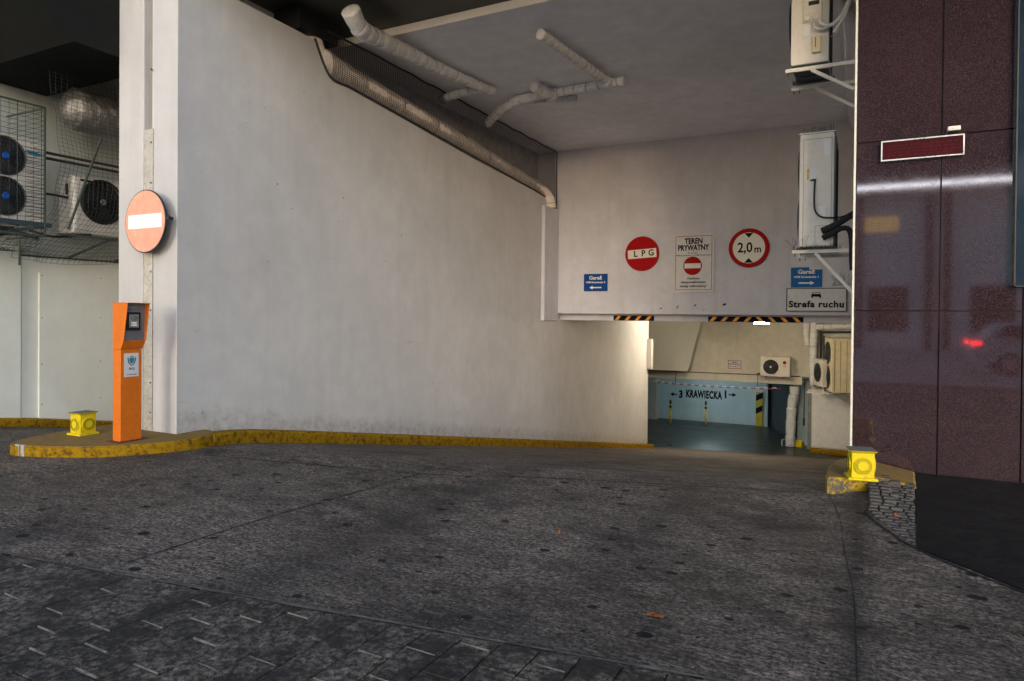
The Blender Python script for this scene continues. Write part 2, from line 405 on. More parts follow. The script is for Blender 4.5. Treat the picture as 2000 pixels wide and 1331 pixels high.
def ribbon(name, pts, w, mat, dz=.003, jit=.3, zf=zroad):
    mb = MB(); P = sinterp([(x, y, 0) for x, y in pts], .12); vs = []
    for i, p in enumerate(P):
        t = (P[min(i+1, len(P)-1)]-P[max(i-1, 0)]).normalized(); n = Vector((-t.y, t.x, 0))
        ww = w/2*(1+jit*mnoise.noise(Vector((p.x*3.1, p.y*3.7, w*9))))
        sh = w*.3*mnoise.noise(Vector((p.x*1.1, p.y*1.3, 4)))
        for sg in (-1, 1):
            q = p+n*(sg*ww+sh); vs.append((q.x, q.y, zf(q.x, q.y)+dz))
    fs = [(2*i, 2*i+1, 2*i+3, 2*i+2) for i in range(len(P)-1)]
    mb.add(vs, fs); return struct(mb.build(name, mat))
MT['joint'] = simple('dark_joint', (.022, .021, .020), .85, var=.6, scale=25)
MT['joint_soft'] = simple('faint_joint', (.018, .017, .0165), .85, var=.4, scale=12)
ribbon('road_joint', [(-3.97, 5.62), (-4.06, 4.6), (-4.15, 3.7), (-4.16, 3.05), (-4.15, 2.72)], .016, 'joint', .003, .9)
ribbon('road_joint', [(-6.6, 5.2), (-3.97, 5.65), (-3.14, 6.02), (-2.17, 6.36), (-1.25, 6.65), (-.34, 6.93)], .022, 'joint_soft', .003, .9)
ribbon('road_joint', [(-.30, 6.88), (-.18, 6.08), (-.12, 5.2), (-.05, 4.4), (-.02, 3.4), (0, 3.15)], .007, 'joint', .003, .9)

# pavers in the foreground: columns along Y, staggered, cut by the slanted border
def border(x): return 3.155+.144*x
def clip(poly):
    out = []
    for i in range(len(poly)):
        a, b = poly[i], poly[(i+1) % len(poly)]
        fa, fb = border(a[0])-.035-a[1], border(b[0])-.035-b[1]
        if fa >= 0: out.append(a)
        if (fa > 0) != (fb > 0) and fa != fb:
            t = fa/(fa-fb); out.append((a[0]+(b[0]-a[0])*t, a[1]+(b[1]-a[1])*t))
    return out
mb = MB(); rp = random.Random(3)
i = 0; x = -9.0
while x < 5:
    off = (.145 if i % 2 else 0)+rp.uniform(-.015, .015); y = -.8+off
    while y < 4:
        g = .0022; poly = [(x+g, y+g), (x+.193-g, y+g), (x+.193-g, y+.288-g), (x+g, y+.288-g)]
        q = clip(poly)
        if len(q) >= 3:
            h = .0095+rp.uniform(-.002, .002); tl = rp.uniform(-.004, .004); tx = rp.uniform(-.004, .004); n = len(q)
            cx = sum(p[0] for p in q)/n; cy = sum(p[1] for p in q)/n
            base = [(a, b, -.02) for a, b in q]
            edge = [(a, b, h-.006+(b-cy)*tl*3+(a-cx)*tx*3) for a, b in q]
            top = [(a+(cx-a)*.05, b+(cy-b)*.035, h+(b-cy)*tl*3+(a-cx)*tx*3) for a, b in q]
            fs = [tuple(range(2*n, 3*n))]
            for k in range(n):
                k2 = (k+1) % n; fs += [(k, k2, n+k2, n+k), (n+k, n+k2, 2*n+k2, 2*n+k)]
            mb.add(base+edge+top, fs)
        y += .288
    x += .196; i += 1
struct(mb.build('paving', 'paver'))
# pale strips painting in the light caught by the edges of single pavers
mb = MB(); rp = random.Random(11); i = 0; x = -9.0
while x < 3:
    off = (.145 if i % 2 else 0); y = -.8+off
    while y < 4:
        if y < border(x)-.1 and rp.random() < .62:
            a = x+rp.uniform(.005, .03); b = x+.19-rp.uniform(0, .03)
            yy = y+rp.uniform(-.006, .006); w = rp.uniform(.003, .010)
            mb.prism([(a, yy), (b, yy-.004), (b, yy+w-.004), (a, yy+w)], -.004, .0125, 'z')
        y += .288
    x += .196; i += 1
struct(mb.build('paving_edge_highlights', 'edging'))
mb = MB(); mb.prism([(-9.2, border(-9.2)-.03), (-9.2, -.9), (5.2, -.9), (5.2, border(5.2)-.03)], -.01, .0008, 'z'); struct(mb.build('paving_bed', 'grout'))
ribbon('paving_edge', [(x_*1.0, border(x_)) for x_ in [-9+.5*k for k in range(29)]], .020, 'border_edge', .004, 1.3, lambda x, y: .002)

# right side: cobbles and black granite paving
mb = MB(); mb.prism([(.455, 8.14), (.33, 5.5), (.86, 4.93), (2.2, 3.9), (7, 2.2), (30, -2), (30, 8.14)], -.05, .012, 'z')
struct(mb.build('black_paving', 'slab', bevel=.003))
ribbon('paving_edge', [(.0, 6.38), (.06, 6.1), (.19, 5.78), (.32, 5.50), (.86, 4.90), (2.2, 3.86), (7, 2.16)], .022, 'joint_soft', .004, .5, lambda x, y: .003)
mb = MB(); rp = random.Random(5); y = 5.5
def cob_left(y): return .02 if y > 6.35 else .02+(6.35-y)*.34
while y < 7.45:
    x = cob_left(y)+rp.uniform(0, .02); hh = rp.uniform(.07, .095)
    lim = .328+(y-5.5)*.0475
    while x < lim-.005:
        w = min(rp.uniform(.07, .11), lim-x)
        if w > .03:
            h = rp.uniform(.002, .007); c = (x+w/2, y+hh/2)
            pts = [(x+.006, y+.006), (x+w-.006, y+.006+rp.uniform(-.004, .004)), (x+w-.006, y+hh-.006), (x+.006, y+hh-.006+rp.uniform(-.004, .004))]
            rz_ = lambda b: .085*sstep(6.1, 7.4, b)*(1 if x < .2 else .45); h0_ = rz_(y+hh/2)
            base = [(a, b, -.01) for a, b in pts]; e = [(a, b, h0_+h-.008) for a, b in pts]
            t = [(a+(c[0]-a)*.14, b+(c[1]-b)*.18, h0_+h+.004) for a, b in pts]
            mb.add(base+e+t, [(8, 9, 10, 11)]+[(k, (k+1) % 4, 4+(k+1) % 4, 4+k) for k in range(4)]+[(4+k, 4+(k+1) % 4, 8+(k+1) % 4, 8+k) for k in range(4)])
        x += w
    y += hh
struct(mb.build('cobble_paving', 'cobble'))

# ------------------------------------------------------------------ kerbs and islands
def smooth_closed(pts, n=4):
    P = [Vector((*p, 0)) for p in pts]; out = []; m = len(P)
    for i in range(m):
        p0, p1, p2, p3 = P[i-1], P[i], P[(i+1) % m], P[(i+2) % m]
        for k in range(n):
            t = k/n; q = .5*((2*p1)+(p2-p0)*t+(2*p0-5*p1+4*p2-p3)*t*t+(3*p1-p0-3*p2+p3)*t**3); out.append((q.x, q.y))
    return out
def island(name, poly, hgt, matside, mattop, label, sm=True, depth=.4, wedge=None, z0=0):
    root = empty(name, (poly[0][0], poly[0][1], 0), label, 'kerb island'); o = Vector((-poly[0][0], -poly[0][1], 0))
    q = smooth_closed(poly) if sm else poly
    n = len(q); cx = sum(p[0] for p in q)/n; cy = sum(p[1] for p in q)/n
    hf = hgt if callable(hgt) else (lambda x: hgt)
    mb = MB(); jit = lambda x, y, s: s*mnoise.noise(Vector((x*4, y*4, 1)))
    lo = [(x, y, -depth) for x, y in q]; e = [(x+jit(x, y, .012), y+jit(y, x, .012), hf(x)-.018) for x, y in q]
    def ins(x, y, d):
        v = Vector((cx-x, cy-y)); v.normalize(); return (x+v.x*d, y+v.y*d)
    t = [(*ins(x, y, .022), hf(x)-.004) for x, y in q]
    mb.add(lo+e+t, [(i, (i+1) % n, n+(i+1) % n, n+i) for i in range(n)]+[(n+i, n+(i+1) % n, 2*n+(i+1) % n, 2*n+i) for i in range(n)])
    k = mb.build('kerb_face', matside, root); k.location = o
    tp_ = [ins(x, y, .022) for x, y in q]; mb = MB(); mb.add([(x, y, hf(x)-.05) for x, y in tp_]+[(x, y, hf(x)) for x, y in tp_]+[(cx, cy, hf(cx))], [(i, (i+1) % n, n+(i+1) % n, n+i) for i in range(n)]+[(n+i, n+(i+1) % n, 2*n) for i in range(n)]); k = mb.build('top_surface', mattop, root); k.location = o
    return root
isl = island('kerb_island', [(-8.40, 4.14), (-8.09, 4.20), (-7.72, 4.36), (-7.45, 4.54), (-7.24, 4.80), (-7.04, 5.16), (-7.02, 5.58), (-7.25, 5.85), (-8.0, 5.9), (-8.7, 5.8), (-8.82, 5.3), (-8.80, 4.93), (-8.72, 4.55), (-8.60, 4.28)], .12, 'kerb', 'kerb_top',
       'rounded yellow kerb island under the orange intercom post and white pillar')
mb = MB(); mb.prism([(-8.345, 4.148), (-8.27, 4.150), (-8.27, 4.175), (-8.345, 4.17)], -.02, .1235, 'z')
mb.prism([(-8.245, 4.158), (-8.20, 4.166), (-8.20, 4.19), (-8.245, 4.185)], -.02, .1235, 'z')
k = mb.build('white_paint_patch', simple('chipped_white_paint', (.42, .41, .39), .8, grime=.7, scale=14), isl); k.location = Vector((8.40, -4.14, 0))
isr = island('kerb_island', [(-.31, 6.93), (-.335, 7.10), (-.32, 7.5), (-.26, 7.85), (-.10, 8.12), (.45, 8.12), (.425, 7.40), (.20, 7.28), (.06, 7.16), (-.10, 7.04), (-.24, 6.95)], lambda x: .13-.095*sstep(.09, .33, x), 'kerb_worn', 'kerb_top',
       'chipped yellow kerb corner in front of the purple granite wall', sm=False)

def kerb_run(name, pts, w, h, mat, label, side=1, zb=zroad, top=None):
    """pts on the road side; w to the wall side (side=+1: left of travel)"""
    P = sinterp([(x, y, 0) for x, y in pts], .3); mb = MB(); vs = []; n = len(P)
    for i, p in enumerate(P):
        t = (P[min(i+1, n-1)]-P[max(i-1, 0)]).normalized(); nn = Vector((-t.y, t.x, 0))*side
        z = zb(p.x, p.y)
        j = .012*mnoise.noise(Vector((p.x*2, p.y*2, 3)))
        for d, hh in ((0, -.3), (j, h-.03), (.02+j, h-.003), (w, h), (w, -.3)):
            q = p+nn*d; vs.append((q.x, q.y, z+hh))
    fs = []
    for i in range(n-1):
        for k in range(4): fs.append((5*i+k, 5*i+k+1, 5*i+5+k+1, 5*i+5+k))
    fs += [(0, 1, 2, 3, 4), tuple(5*(n-1)+k for k in range(5))]
    mb.add(vs, fs); o = mb.build(name, mat); return tag(o, label, 'kerb')
kerb_run('yellow_kerb', [(-7.03, 5.70), (-7.08, 6.0), (-7.16, 6.6), (-7.18, 8), (-7.18, 12), (-7.18, 18), (-7.18, 25.6)], .245, .17, 'kerb', 'long yellow kerb running down the ramp along the big white wall', zb=lambda x, y: zroad(x, y)-.02*(1-sstep(5.7, 6.6, y)))
kerb_run('yellow_kerb', [(-10.92, 3.2), (-10.92, 5), (-10.92, 7), (-10.92, 8.6)], .2, .13, 'kerb', 'yellow kerb at the foot of the pale green boards')
kerb_run('yellow_kerb', [(-1.96, 29.28), (-1.2, 29.30), (-.3, 29.32)], .25, .20, 'kerb', 'yellow kerb under the right hand white garage wall')
mb = MB(); mb.box(-.26, .26, -.12, .12, -.05, .24); o = mb.build('kerb_block', 'yellow', bevel=.02, loc=(-2.52, 30.5, -3.72)); o.rotation_euler.z = R(-20)
tag(o, 'short yellow block at the foot of the white duct in the garage', 'kerb block')

# ------------------------------------------------------------------ walls, ceiling, soffit
WX = -7.42; BY = 16.74; CZ = 5.97
ent = empty('entrance_wall', (-7.92, 5.47, 0), 'big blank white wall on the left side of the ramp', 'wall')
o0 = Vector((7.92, -5.47, 0))
mb = MB()
prof = [(5.47, -.3), (6.6, -.9), (25.6, -4.2), (25.6, 1.9), (16.30, 1.9), (16.30, 4.66), (15.89, 4.68), (12.5, 4.90), (8.06, 5.255), (7.74, 5.72), (5.47, 5.74)]
mb.prism(prof, WX-.5, WX, 'x'); w = mb.build('wall', 'plaster', ent, bevel=.012); w.location = o0
# white pillar on the street front
pil = empty('entrance_pillar', (-8.0, 5.4, 0), 'tall white square pillar with a vertical metal strip behind the round sign', 'pillar')
o1 = Vector((8.0, -5.4, 0))
XL, XR = -8.56, WX+.004
def Xon(px):   # x on the pillar's front plane for an image column (computed once from the photo)
    return {283: -8.055, 301: -7.865}[px]
mb = MB(); mb.box(XL, -8.06, 5.455, 6.2, .05, 6.4); q = mb.build('pillar_face', 'plaster_pillar', pil, bevel=.015); q.location = o1
mb = MB(); mb.box(-7.865, XR, 5.455, 5.472, .05, 6.4); q = mb.build('pillar_face', 'plaster_pillar', pil, bevel=.015); q.location = o1
mb = MB(); mb.box(-8.06, -7.865, 5.52, 5.7, .05, 6.4); q = mb.build('groove', 'conduit_grey', pil); q.location = o1
mb = MB(); mb.box(-8.035, -7.875, 5.447, 5.519, .06, 3.87)
q = mb.build('metal_strip', 'conduit', pil, bevel=.004); q.location = o1
mb = MB()
for z in (.35, .72, 1.62, 2.1, 3.2, 3.7, 4.6): mb.disc((-7.895, z), .011, 5.440, 5.452, 'y', 10)
q = mb.build('screws', 'dark', pil); q.location = o1

# back wall with the signs (lintel over the garage mouth)
bw = empty('header_wall', (-3.9, BY, 1.66), 'white wall carrying the road signs above the garage mouth', 'wall')
o2 = Vector((3.9, -BY, -1.66))
mb = MB(); mb.box(-8.2, 2, BY, BY+.35, 1.655, 6.4); q = mb.build('wall', 'plaster_back', bw, bevel=.008); q.location = o2
mb = MB(); mb.box(-8.2, 2, BY+.36, BY+.8, 1.48, 1.9); q = mb.build('lower_beam', 'plaster_back', bw, bevel=.01); q.location = o2
mb = MB(); rp = random.Random(2)
for px, z, w_, h_ in ((-4.55, 1.80, .05, .045), (-4.14, 1.84, .045, .075), (-3.71, 1.88, .05, .055), (-3.02, 1.90, .08, .075), (-3.50, 1.77, .05, .02), (-3.76, 3.78, .02, .02), (-2.55, 2.52, .02, .02)):
    poly = [(px+w_*.5*math.cos(a)*rp.uniform(.6, 1.2)+.02*math.sin(a), z+h_*.5*math.sin(a)*rp.uniform(.7, 1.15)) for a in [k*math.pi/5 for k in range(10)]]
    mb.prism(poly, BY-.003, BY+.01, 'y')
q = mb.build('paint_chips', simple('rust_chip', (.055, .035, .03), .8), bw); q.location = o2
# pilaster boxing in the left corner
mb = MB(); mb.box(WX-.02, -7.33, 15.86, BY-.002, 1.47, 4.42); o = mb.build('boxed_pilaster', 'plaster_back', bevel=.012)
tag(o, 'narrow white boxed duct down the corner left of the signs', 'boxing')
# right side wall
rw = empty('side_wall', (0, 10, 0), 'white right side wall behind the air conditioners on brackets', 'wall')
mb = MB(); mb.box(-.128, 1.5, 8.3, 29.59, -4.2, 6.38); q = mb.build('wall', 'plaster_back', rw); q.location = (0, -10, 0)
mb = MB(); mb.prism([(-.42, 5.965), (-.42, 5.86), (-.13, 5.3), (-.13, 5.965)], 9.2, BY-.002, 'y'); q = mb.build('haunch', 'plaster_back', rw); q.location = (0, -10, 0)

# ceiling, strip, dark soffit
mb = MB(); mb.box(-8.2, 2, 8.67, BY+.3, CZ, 6.4); tag(mb.build('porch_ceiling', 'ceil'), 'flat grey white plaster ceiling over the ramp', 'ceiling')
mb = MB(); mb.box(-7.9, 2, 8.65, 8.668, CZ-.004, 6.4); tag(mb.build('edge_strip', 'strip', bevel=.01), 'pale straight edging strip between the dark soffit and grey ceiling', 'edge strip')
sf = empty('dark_soffit', (-6, 6, 5.74), 'dark panelled underside of the building above the entrance', 'soffit')
mb = MB(); mb.box(-8.4, 8, 5.30, 8.648, 6.09, 6.4); q = mb.build('soffit_panel', 'soffit', sf); q.location = (6, -6, -5.74)
mb = MB(); mb.box(-8.3, WX-.005, 7.45, 8.25, 5.79, 6.088); q = mb.build('drop_box', 'black', sf); q.location = (6, -6, -5.74)
mb = MB(); mb.prism([(4.0, 5.741), (4.0, 5.72), (4.9, 4.87), (5.95, 4.86), (5.95, 5.741)], -30, XL-.002, 'x'); q = mb.build('sloping_panel', simple('very_dark_panel', (.013, .014, .013), .8, spec=.1), sf); q.location = (6, -6, -5.74)
mb = MB(); mb.box(-30, XL-.002, 3.9, 12, 5.742, 6.1); q = mb.build('soffit_panel', 'soffit', sf); q.location = (6, -6, -5.74)
mb = MB(); mb.bar((-10.2, 4.75, 5.738), (-9.95, 4.98, 5.738), .006, .004); mb.bar((-9.2, 4.3, 5.738), (-8.9, 4.8, 5.738), .006, .004)
q = mb.build('scratch', 'white', sf); q.location = (6, -6, -5.74)
# building mass above (closes the roof)
bd = empty('building_above', (0, 8, 6.1), 'upper storeys of the dark building over the garage entrance', 'building')
mb = MB(); mb.box(-30, 30, 5.6, 42, 6.41, 8); mb.box(-30, XL, 3.9, 5.59, 6.11, 8); q = mb.build('wall', 'street_dark', bd); q.location = (0, -8, -6.1)
mb = MB(); mb.box(-30, -8.2, 12, 25.2, -4.5, 6.4); q = mb.build('wall', 'street_dark', bd); q.location = (0, -8, -6.1)
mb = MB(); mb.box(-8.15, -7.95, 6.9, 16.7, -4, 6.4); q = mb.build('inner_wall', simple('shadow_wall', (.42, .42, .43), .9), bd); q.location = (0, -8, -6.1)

# left recess wall with boards
LX = -11.1
lw = empty('recess_wall', (LX, 6, 0), 'dim white wall behind the caged air conditioners far left', 'wall')
mb = MB(); mb.box(LX-.3, LX, -1, 12, -2, 6.2); q = mb.build('wall', plaster('recess_plaster', (.47, .50, .49), .9, .4), lw); q.location = (-LX, -6, 0)
mb = MB(); mb.box(LX-.3, XL+.3, 9.2, 9.4, -2, 6.2); q = mb.build('wall', 'board', lw); q.location = (-LX, -6, 0)
bp = empty('board_panel', (LX+.03, 4.5, 0), 'left tall pale green board panel at the frame edge', 'panel')
mb = MB(); mb.box(0, .10, -2.3, 1.035, -.05, 2.535); q = mb.build('board', 'board', bp, bevel=.006)
bp = empty('board_panel', (LX+.03, 6.3, 0), 'wide pale green board panel with a raised inset behind the post', 'panel')
mb = MB(); mb.box(0, .075, -.75, 2.4, -.8, 2.40); q = mb.build('board', 'board', bp, bevel=.006)
mb = MB(); mb.box(.077, .10, -.52, 2.3, -.75, 2.17); q = mb.build('inset_sheet', 'board', bp, bevel=.004)
mb = MB(); mb.box(0, .085, -.76, 2.4, 2.402, 2.425); q = mb.build('top_rail', 'green_steel', bp)
mb = MB()
for z in (2.13, 1.5, .8, .2): 
    for y in (-.48, .4, 1.2): mb.disc((y, z), .008, .100, .104, 'x', 8)
q = mb.build('screws', 'dark', bp)

# ------------------------------------------------------------------ purple granite facade
PY = 8.15
gf = empty('granite_facade', (.6, PY, 0), 'polished purple granite clad wall on the right', 'facade')
o3 = Vector((-.6, -PY, 0))
xsn = [-.125, .645, 1.335, 2.10, 2.87, 3.64]; zsn = [.012, 1.68, 3.46, 5.24, 6.4]
for i in range(len(xsn)-1):
    for j in range(len(zsn)-1):
        g = .006; mb = MB(); dy = random.uniform(-.002, .002)
        mb.box(xsn[i]+g, xsn[i+1]-g, PY+dy, PY+.04, zsn[j]+g, zsn[j+1]-g); q = mb.build('granite_panel', 'granite', gf, bevel=.002, seg=1); q.location = o3
mb = MB(); mb.box(-.12, 12, PY+.045, PY+.14, -.05, 6.4); q = mb.build('backing', 'black', gf); q.location = o3
mb = MB(); mb.box(-.150, -.128, PY-.004, PY+.15, 0, 6.4); q = mb.build('corner_trim', 'cream', gf, bevel=.003); q.location = o3
# dark glass board on it
gb = empty('glass_board', (1.26, PY-.05, 1.93), 'tall dark blue glass board cut by the right edge of the photo', 'board')
mb = MB(); mb.box(0, 1.6, -.03, .045, 0, 4.2); mb.build('glass', 'dark_glass', gb, bevel=.004)
mb = MB(); mb.box(-.012, -.001, -.036, .045, -.012, 4.2); mb.box(-.012, 1.6, -.036, .045, -.012, -.001); mb.build('frame', 'dark', gb)
mb = MB(); mb.box(.085, .13, -.034, -.031, 1.50, 1.515); mb.box(.08, .13, -.034, -.031, 1.35, 1.362); mb.disc((.10, .10), .012, -.034, -.031, 'y', 12); mb.build('print', 'sign_white', gb)
# led sign
ls = empty('display_sign', (.47, PY, 3.34), 'long dark red display in a thin silver frame on the granite', 'display')
mb = MB(); mb.box(-.352, .352, -.052, -.004, -.092, .092); mb.build('screen', 'led', ls)
mb = MB()
for a in ((-.365, .365, .092, .104), (-.365, .365, -.104, -.092)): mb.box(a[0], a[1], -.06, 0-.002, a[2], a[3])
mb.box(-.365, -.353, -.06, -.002, -.0918, .0918); mb.box(.353, .365, -.06, -.002, -.0918, .0918); mb.build('frame', 'silver', ls)
rows = MB()
for r_ in (.045, .01, -.025, -.055):
    xx = -.30
    while xx < .3:
        ww = random.uniform(.012, .05); rows.box(xx, xx+ww, -.0545, -.0525, r_-.006, r_+.006); xx += ww+random.uniform(.01, .03)
rows.build('dim_led_rows', simple('dim_led', (.075, .006, .010), .6, spec=.1), ls)
sb = empty('wall_sensor', (.745, PY, 3.505), 'small cream sensor box on top of the red display', 'sensor')
mb = MB(); mb.box(-.055, .055, -.075, -.003, -.022, .022); mb.build('housing', 'cream', sb, bevel=.006)
mb = MB(); mb.box(-.02, .03, -.079, -.0755, -.008, .008); mb.build('lens', 'silver', sb)

# ------------------------------------------------------------------ signs
def sign_root(name, x, y, z, label, cat='sign', tilt=0):
    r = empty(name, (x, y, z), label, cat); r.rotation_euler = (0, R(tilt), 0); return r
def round_plate(root, r, rimmat, facemat, face_r, lip=.02):
    mb = MB(); mb.disc((0, 0), r, -.028, -.004, 'y', 56); mb.build('plate', rimmat, root, bevel=.004)
    if facemat: mb = MB(); mb.disc((0, 0), face_r, -.0305, -.0285, 'y', 56); mb.build('face', facemat, root)
# pillar disc
ds = sign_root('no_entry_sign', -7.80, 5.33, 2.70, 'glare tinted salmon pink round no entry sign on the white pillar')
round_plate(ds, .385, 'dark', 'glare_red', .372)
mb = MB(); mb.box(-.315, .315, -.0335, -.0308, -.085, .085); mb.build('white_bar', 'bright_white', ds)
mb = MB(); mb.box(-.2, .40, -.0, .02, .02, .05); mb.box(.38, .43, -.02, .04, .0, .035); mb.box(-.15, .18, .02, .12, -.02, .04); mb.build('bracket', 'dark', ds)
# LPG
lp = sign_root('no_entry_sign', -5.03, BY-.03, 3.17, 'round red no entry sign lettered LPG on its white bar', tilt=-3)
round_plate(lp, .435, 'red', None, 0)
mb = MB(); mb.box(-.365, .365, -.0312, -.0284, -.11, .11); mb.build('white_bar', 'sign_white', lp)
mb = text_mb([('L', -.165, 0, .155, .034, .95), ('P', .035, 0, .155, .034, .95), ('G', .235, 0, .155, .034, .95)]); q = mb.build('lettering', 'ink', lp); q.location = (0, -.0325, 0)
mb = MB(); mb.disc((0, .425), .012, -.04, 0, 'y', 12); mb.disc((0, -.425), .012, -.04, 0, 'y', 12); mb.build('bolts', 'dark', lp)
# 2.0 m
hs = sign_root('height_limit_sign', -2.475, BY-.03, 3.22, 'round red rimmed white height limit sign reading 2,0m')
round_plate(hs, .455, 'red', 'sign_white', .36)
mb = text_mb([('2,0', -.085, 0, .235, .030, .86), ('m', .20, -.04, .17, .028, .9)]); q = mb.build('lettering', 'ink', hs); q.location = (0, -.033, 0)
mb = MB()
for s_ in (1, -1): mb.prism([(-.10, s_*.345), (.10, s_*.345), (.0, s_*.235)] if s_ > 0 else [(.10, s_*.345), (-.10, s_*.345), (0, s_*.235)], -.034, -.0306, 'y')
mb.build('arrows', 'ink', hs)
# private ground notice
tp = sign_root('notice_board', -3.755, BY-.02, 2.905, 'grey white notice reading TEREN PRYWATNY with a small no entry disc', tilt=0)
mb = MB(); mb.box(-.49, .49, -.012, 0, -.71, .71); mb.build('plate', 'sign_grey', tp, bevel=.003)
mb = MB(); X0, Z0, t_ = .44, .655, .013
mb.box(-X0, X0, -.0145, -.0122, Z0-t_, Z0); mb.box(-X0, X0, -.0145, -.0122, -Z0, -Z0+t_); mb.box(-X0, -X0+t_, -.0145, -.0122, -Z0+t_, Z0-t_); mb.box(X0-t_, X0, -.0145, -.0122, -Z0+t_, Z0-t_)
mb.build('red_border', 'red_dark', tp)
mb = MB(); mb.disc((-.02, -.07), .225, -.0150, -.0122, 'y', 40); mb.build('red_disc', 'red', tp)
mb = MB(); mb.box(-.215, .175, -.0172, -.0152, -.13, -.01); mb.build('white_bar', 'sign_white', tp)
mb = text_mb([('TEREN', 0, .525, .135, .055, .78), ('PRYWATNY', -.01, .365, .135, .055, .74), ('na terenie', -.02, .243, .034, .012, 1.2), ('WM Krawiecka 3 i WM Krawiecka 1', 0, .185, .036, .014, 1.18),
              ('Osobom', 0, -.375, .055, .045, 1.1), ('nieupoważnionym', 0, -.465, .055, .045, 1.08), ('wstęp wzbroniony!', 0, -.56, .055, .045, 1.08)])
q = mb.build('lettering', 'ink', tp); q.location = (0, -.0135, 0)
# garage direction signs
def garaz(x, z, num, left, mat, label, sc=1.0):
    g = sign_root('direction_sign', x, BY-.02, z, label)
    mb = MB(); mb.box(-.325*sc, .325*sc, -.01, 0, -.225*sc, .225*sc); mb.build('plate', mat, g, bevel=.003)
    mb = text_mb([('Garaż', 0, .12*sc, .095*sc, .04, 1.1), ('WM Krawiecka '+num, 0, .005*sc, .05*sc, .04, 1.08)]); q = mb.build('lettering', 'white', g); q.location = (0, -.0115, 0)
    s_ = -1 if left else 1; a = [(-.16, -.145), (-.16, -.115), (.08, -.115), (.08, -.085), (.17, -.13), (.08, -.175), (.08, -.145)]
    mb = MB(); mb.prism([(s_*u*sc, v*sc) for u, v in a], -.013, -.0103, 'y'); mb.build('arrow', 'white', g)
    return g
garaz(-6.265, 2.465, '3', True, 'blue', 'small dark blue Garaż sign with an arrow pointing left')
gr = garaz(-1.23, 2.515, '1', False, 'blue2', 'small blue Garaż sign with an arrow pointing right')
mb = MB(); mb.box(.06, .328, -.0132, -.0104, .17, .226); mb.build('grey_tape', 'sign_grey', gr)
# traffic zone sign
sz = sign_root('traffic_zone_sign', -1.02, BY-.045, 2.005, 'bent white sign reading Strefa ruchu with a small car symbol')
mb = MB(); N = 16; vs = []; fs = []
for i in range(N+1):
    for j in range(9):
        u = -.60+1.2*i/N; v = -.245+.49*j/8; d = -.02-.018*math.cos(u*3)*sstep(0, .25, v)*math.sin(u*5+1)
        vs.append((u, d, v))
for i in range(N):
    for j in range(8): fs.append((i*9+j, (i+1)*9+j, (i+1)*9+j+1, i*9+j+1))
mb.add(vs, fs, None, True); mb.build('sheet', 'sign_grey', sz)
mb = MB(); mb.box(-.625, .625, -.006, .02, -.262, .262); mb.box(-.62, .62, -.024, -.0065, .248, .262); mb.box(-.62, .62, -.024, -.0065, -.262, -.248); mb.box(-.625, -.604, -.024, -.0065, -.2478, .2478); mb.box(.604, .625, -.024, -.0065, -.2478, .2478)
mb.build('frame', 'dark', sz)
mb = text_mb([('Strefa ruchu', 0, -.105, .145, .045, 1.04, 1.1)]); q = mb.build('lettering', 'ink', sz); q.location = (0, -.041, 0)
mb = MB()
for b_ in ((-.07, .07, .155, .165), (-.085, -.07, .11, .165), (.07, .085, .11, .165), (-.10, .10, .085, .118), (-.10, -.065, .045, .085), (.065, .10, .045, .085), (-.065, .065, .07, .085), (-.07, .07, .118, .128)):
    mb.box(b_[0], b_[1], -.044, -.041, b_[2], b_[3])
mb.build('car_symbol', 'ink', sz)

# hazard tapes on the lower beam
def hazard(x0, x1, z0, z1, y, label, flip):
    g = empty('hazard_tape', ((x0+x1)/2, y, (z0+z1)/2), label, 'hazard tape'); w = (x1-x0)/2; h = (z1-z0)/2
    mb = MB(); mb.box(-w, w, -.008, -.001, -h, h); mb.build('tape', 'navy', g)
    mb = MB(); n = int(2*w/.27); p = 2*w/n
    for i in range(n):
        u = -w+.03+i*p; d = -1 if (flip and i >= n/2) else 1; a = .10
        q = [(u, -h+.008), (u+.09, -h+.008), (u+.09+a, h-.008), (u+a, h-.008)] if d > 0 else [(u+a, -h+.008), (u+a+.09, -h+.008), (u+.09, h-.008), (u, h-.008)]
        mb.prism([(min(w-.004, max(-w+.004, s_)), t_) for s_, t_ in q], -.011, -.0082, 'y')
    mb.build('stripes', 'haz_orange', g)
hy = BY+.36
hazard(-5.90, -4.82, 1.487, 1.617, hy-.002, 'short black and orange hazard tape at the left of the beam', False)
hazard(-3.47, -1.31, 1.487, 1.617, hy-.002, 'long black and orange hazard tape above the garage mouth', True)

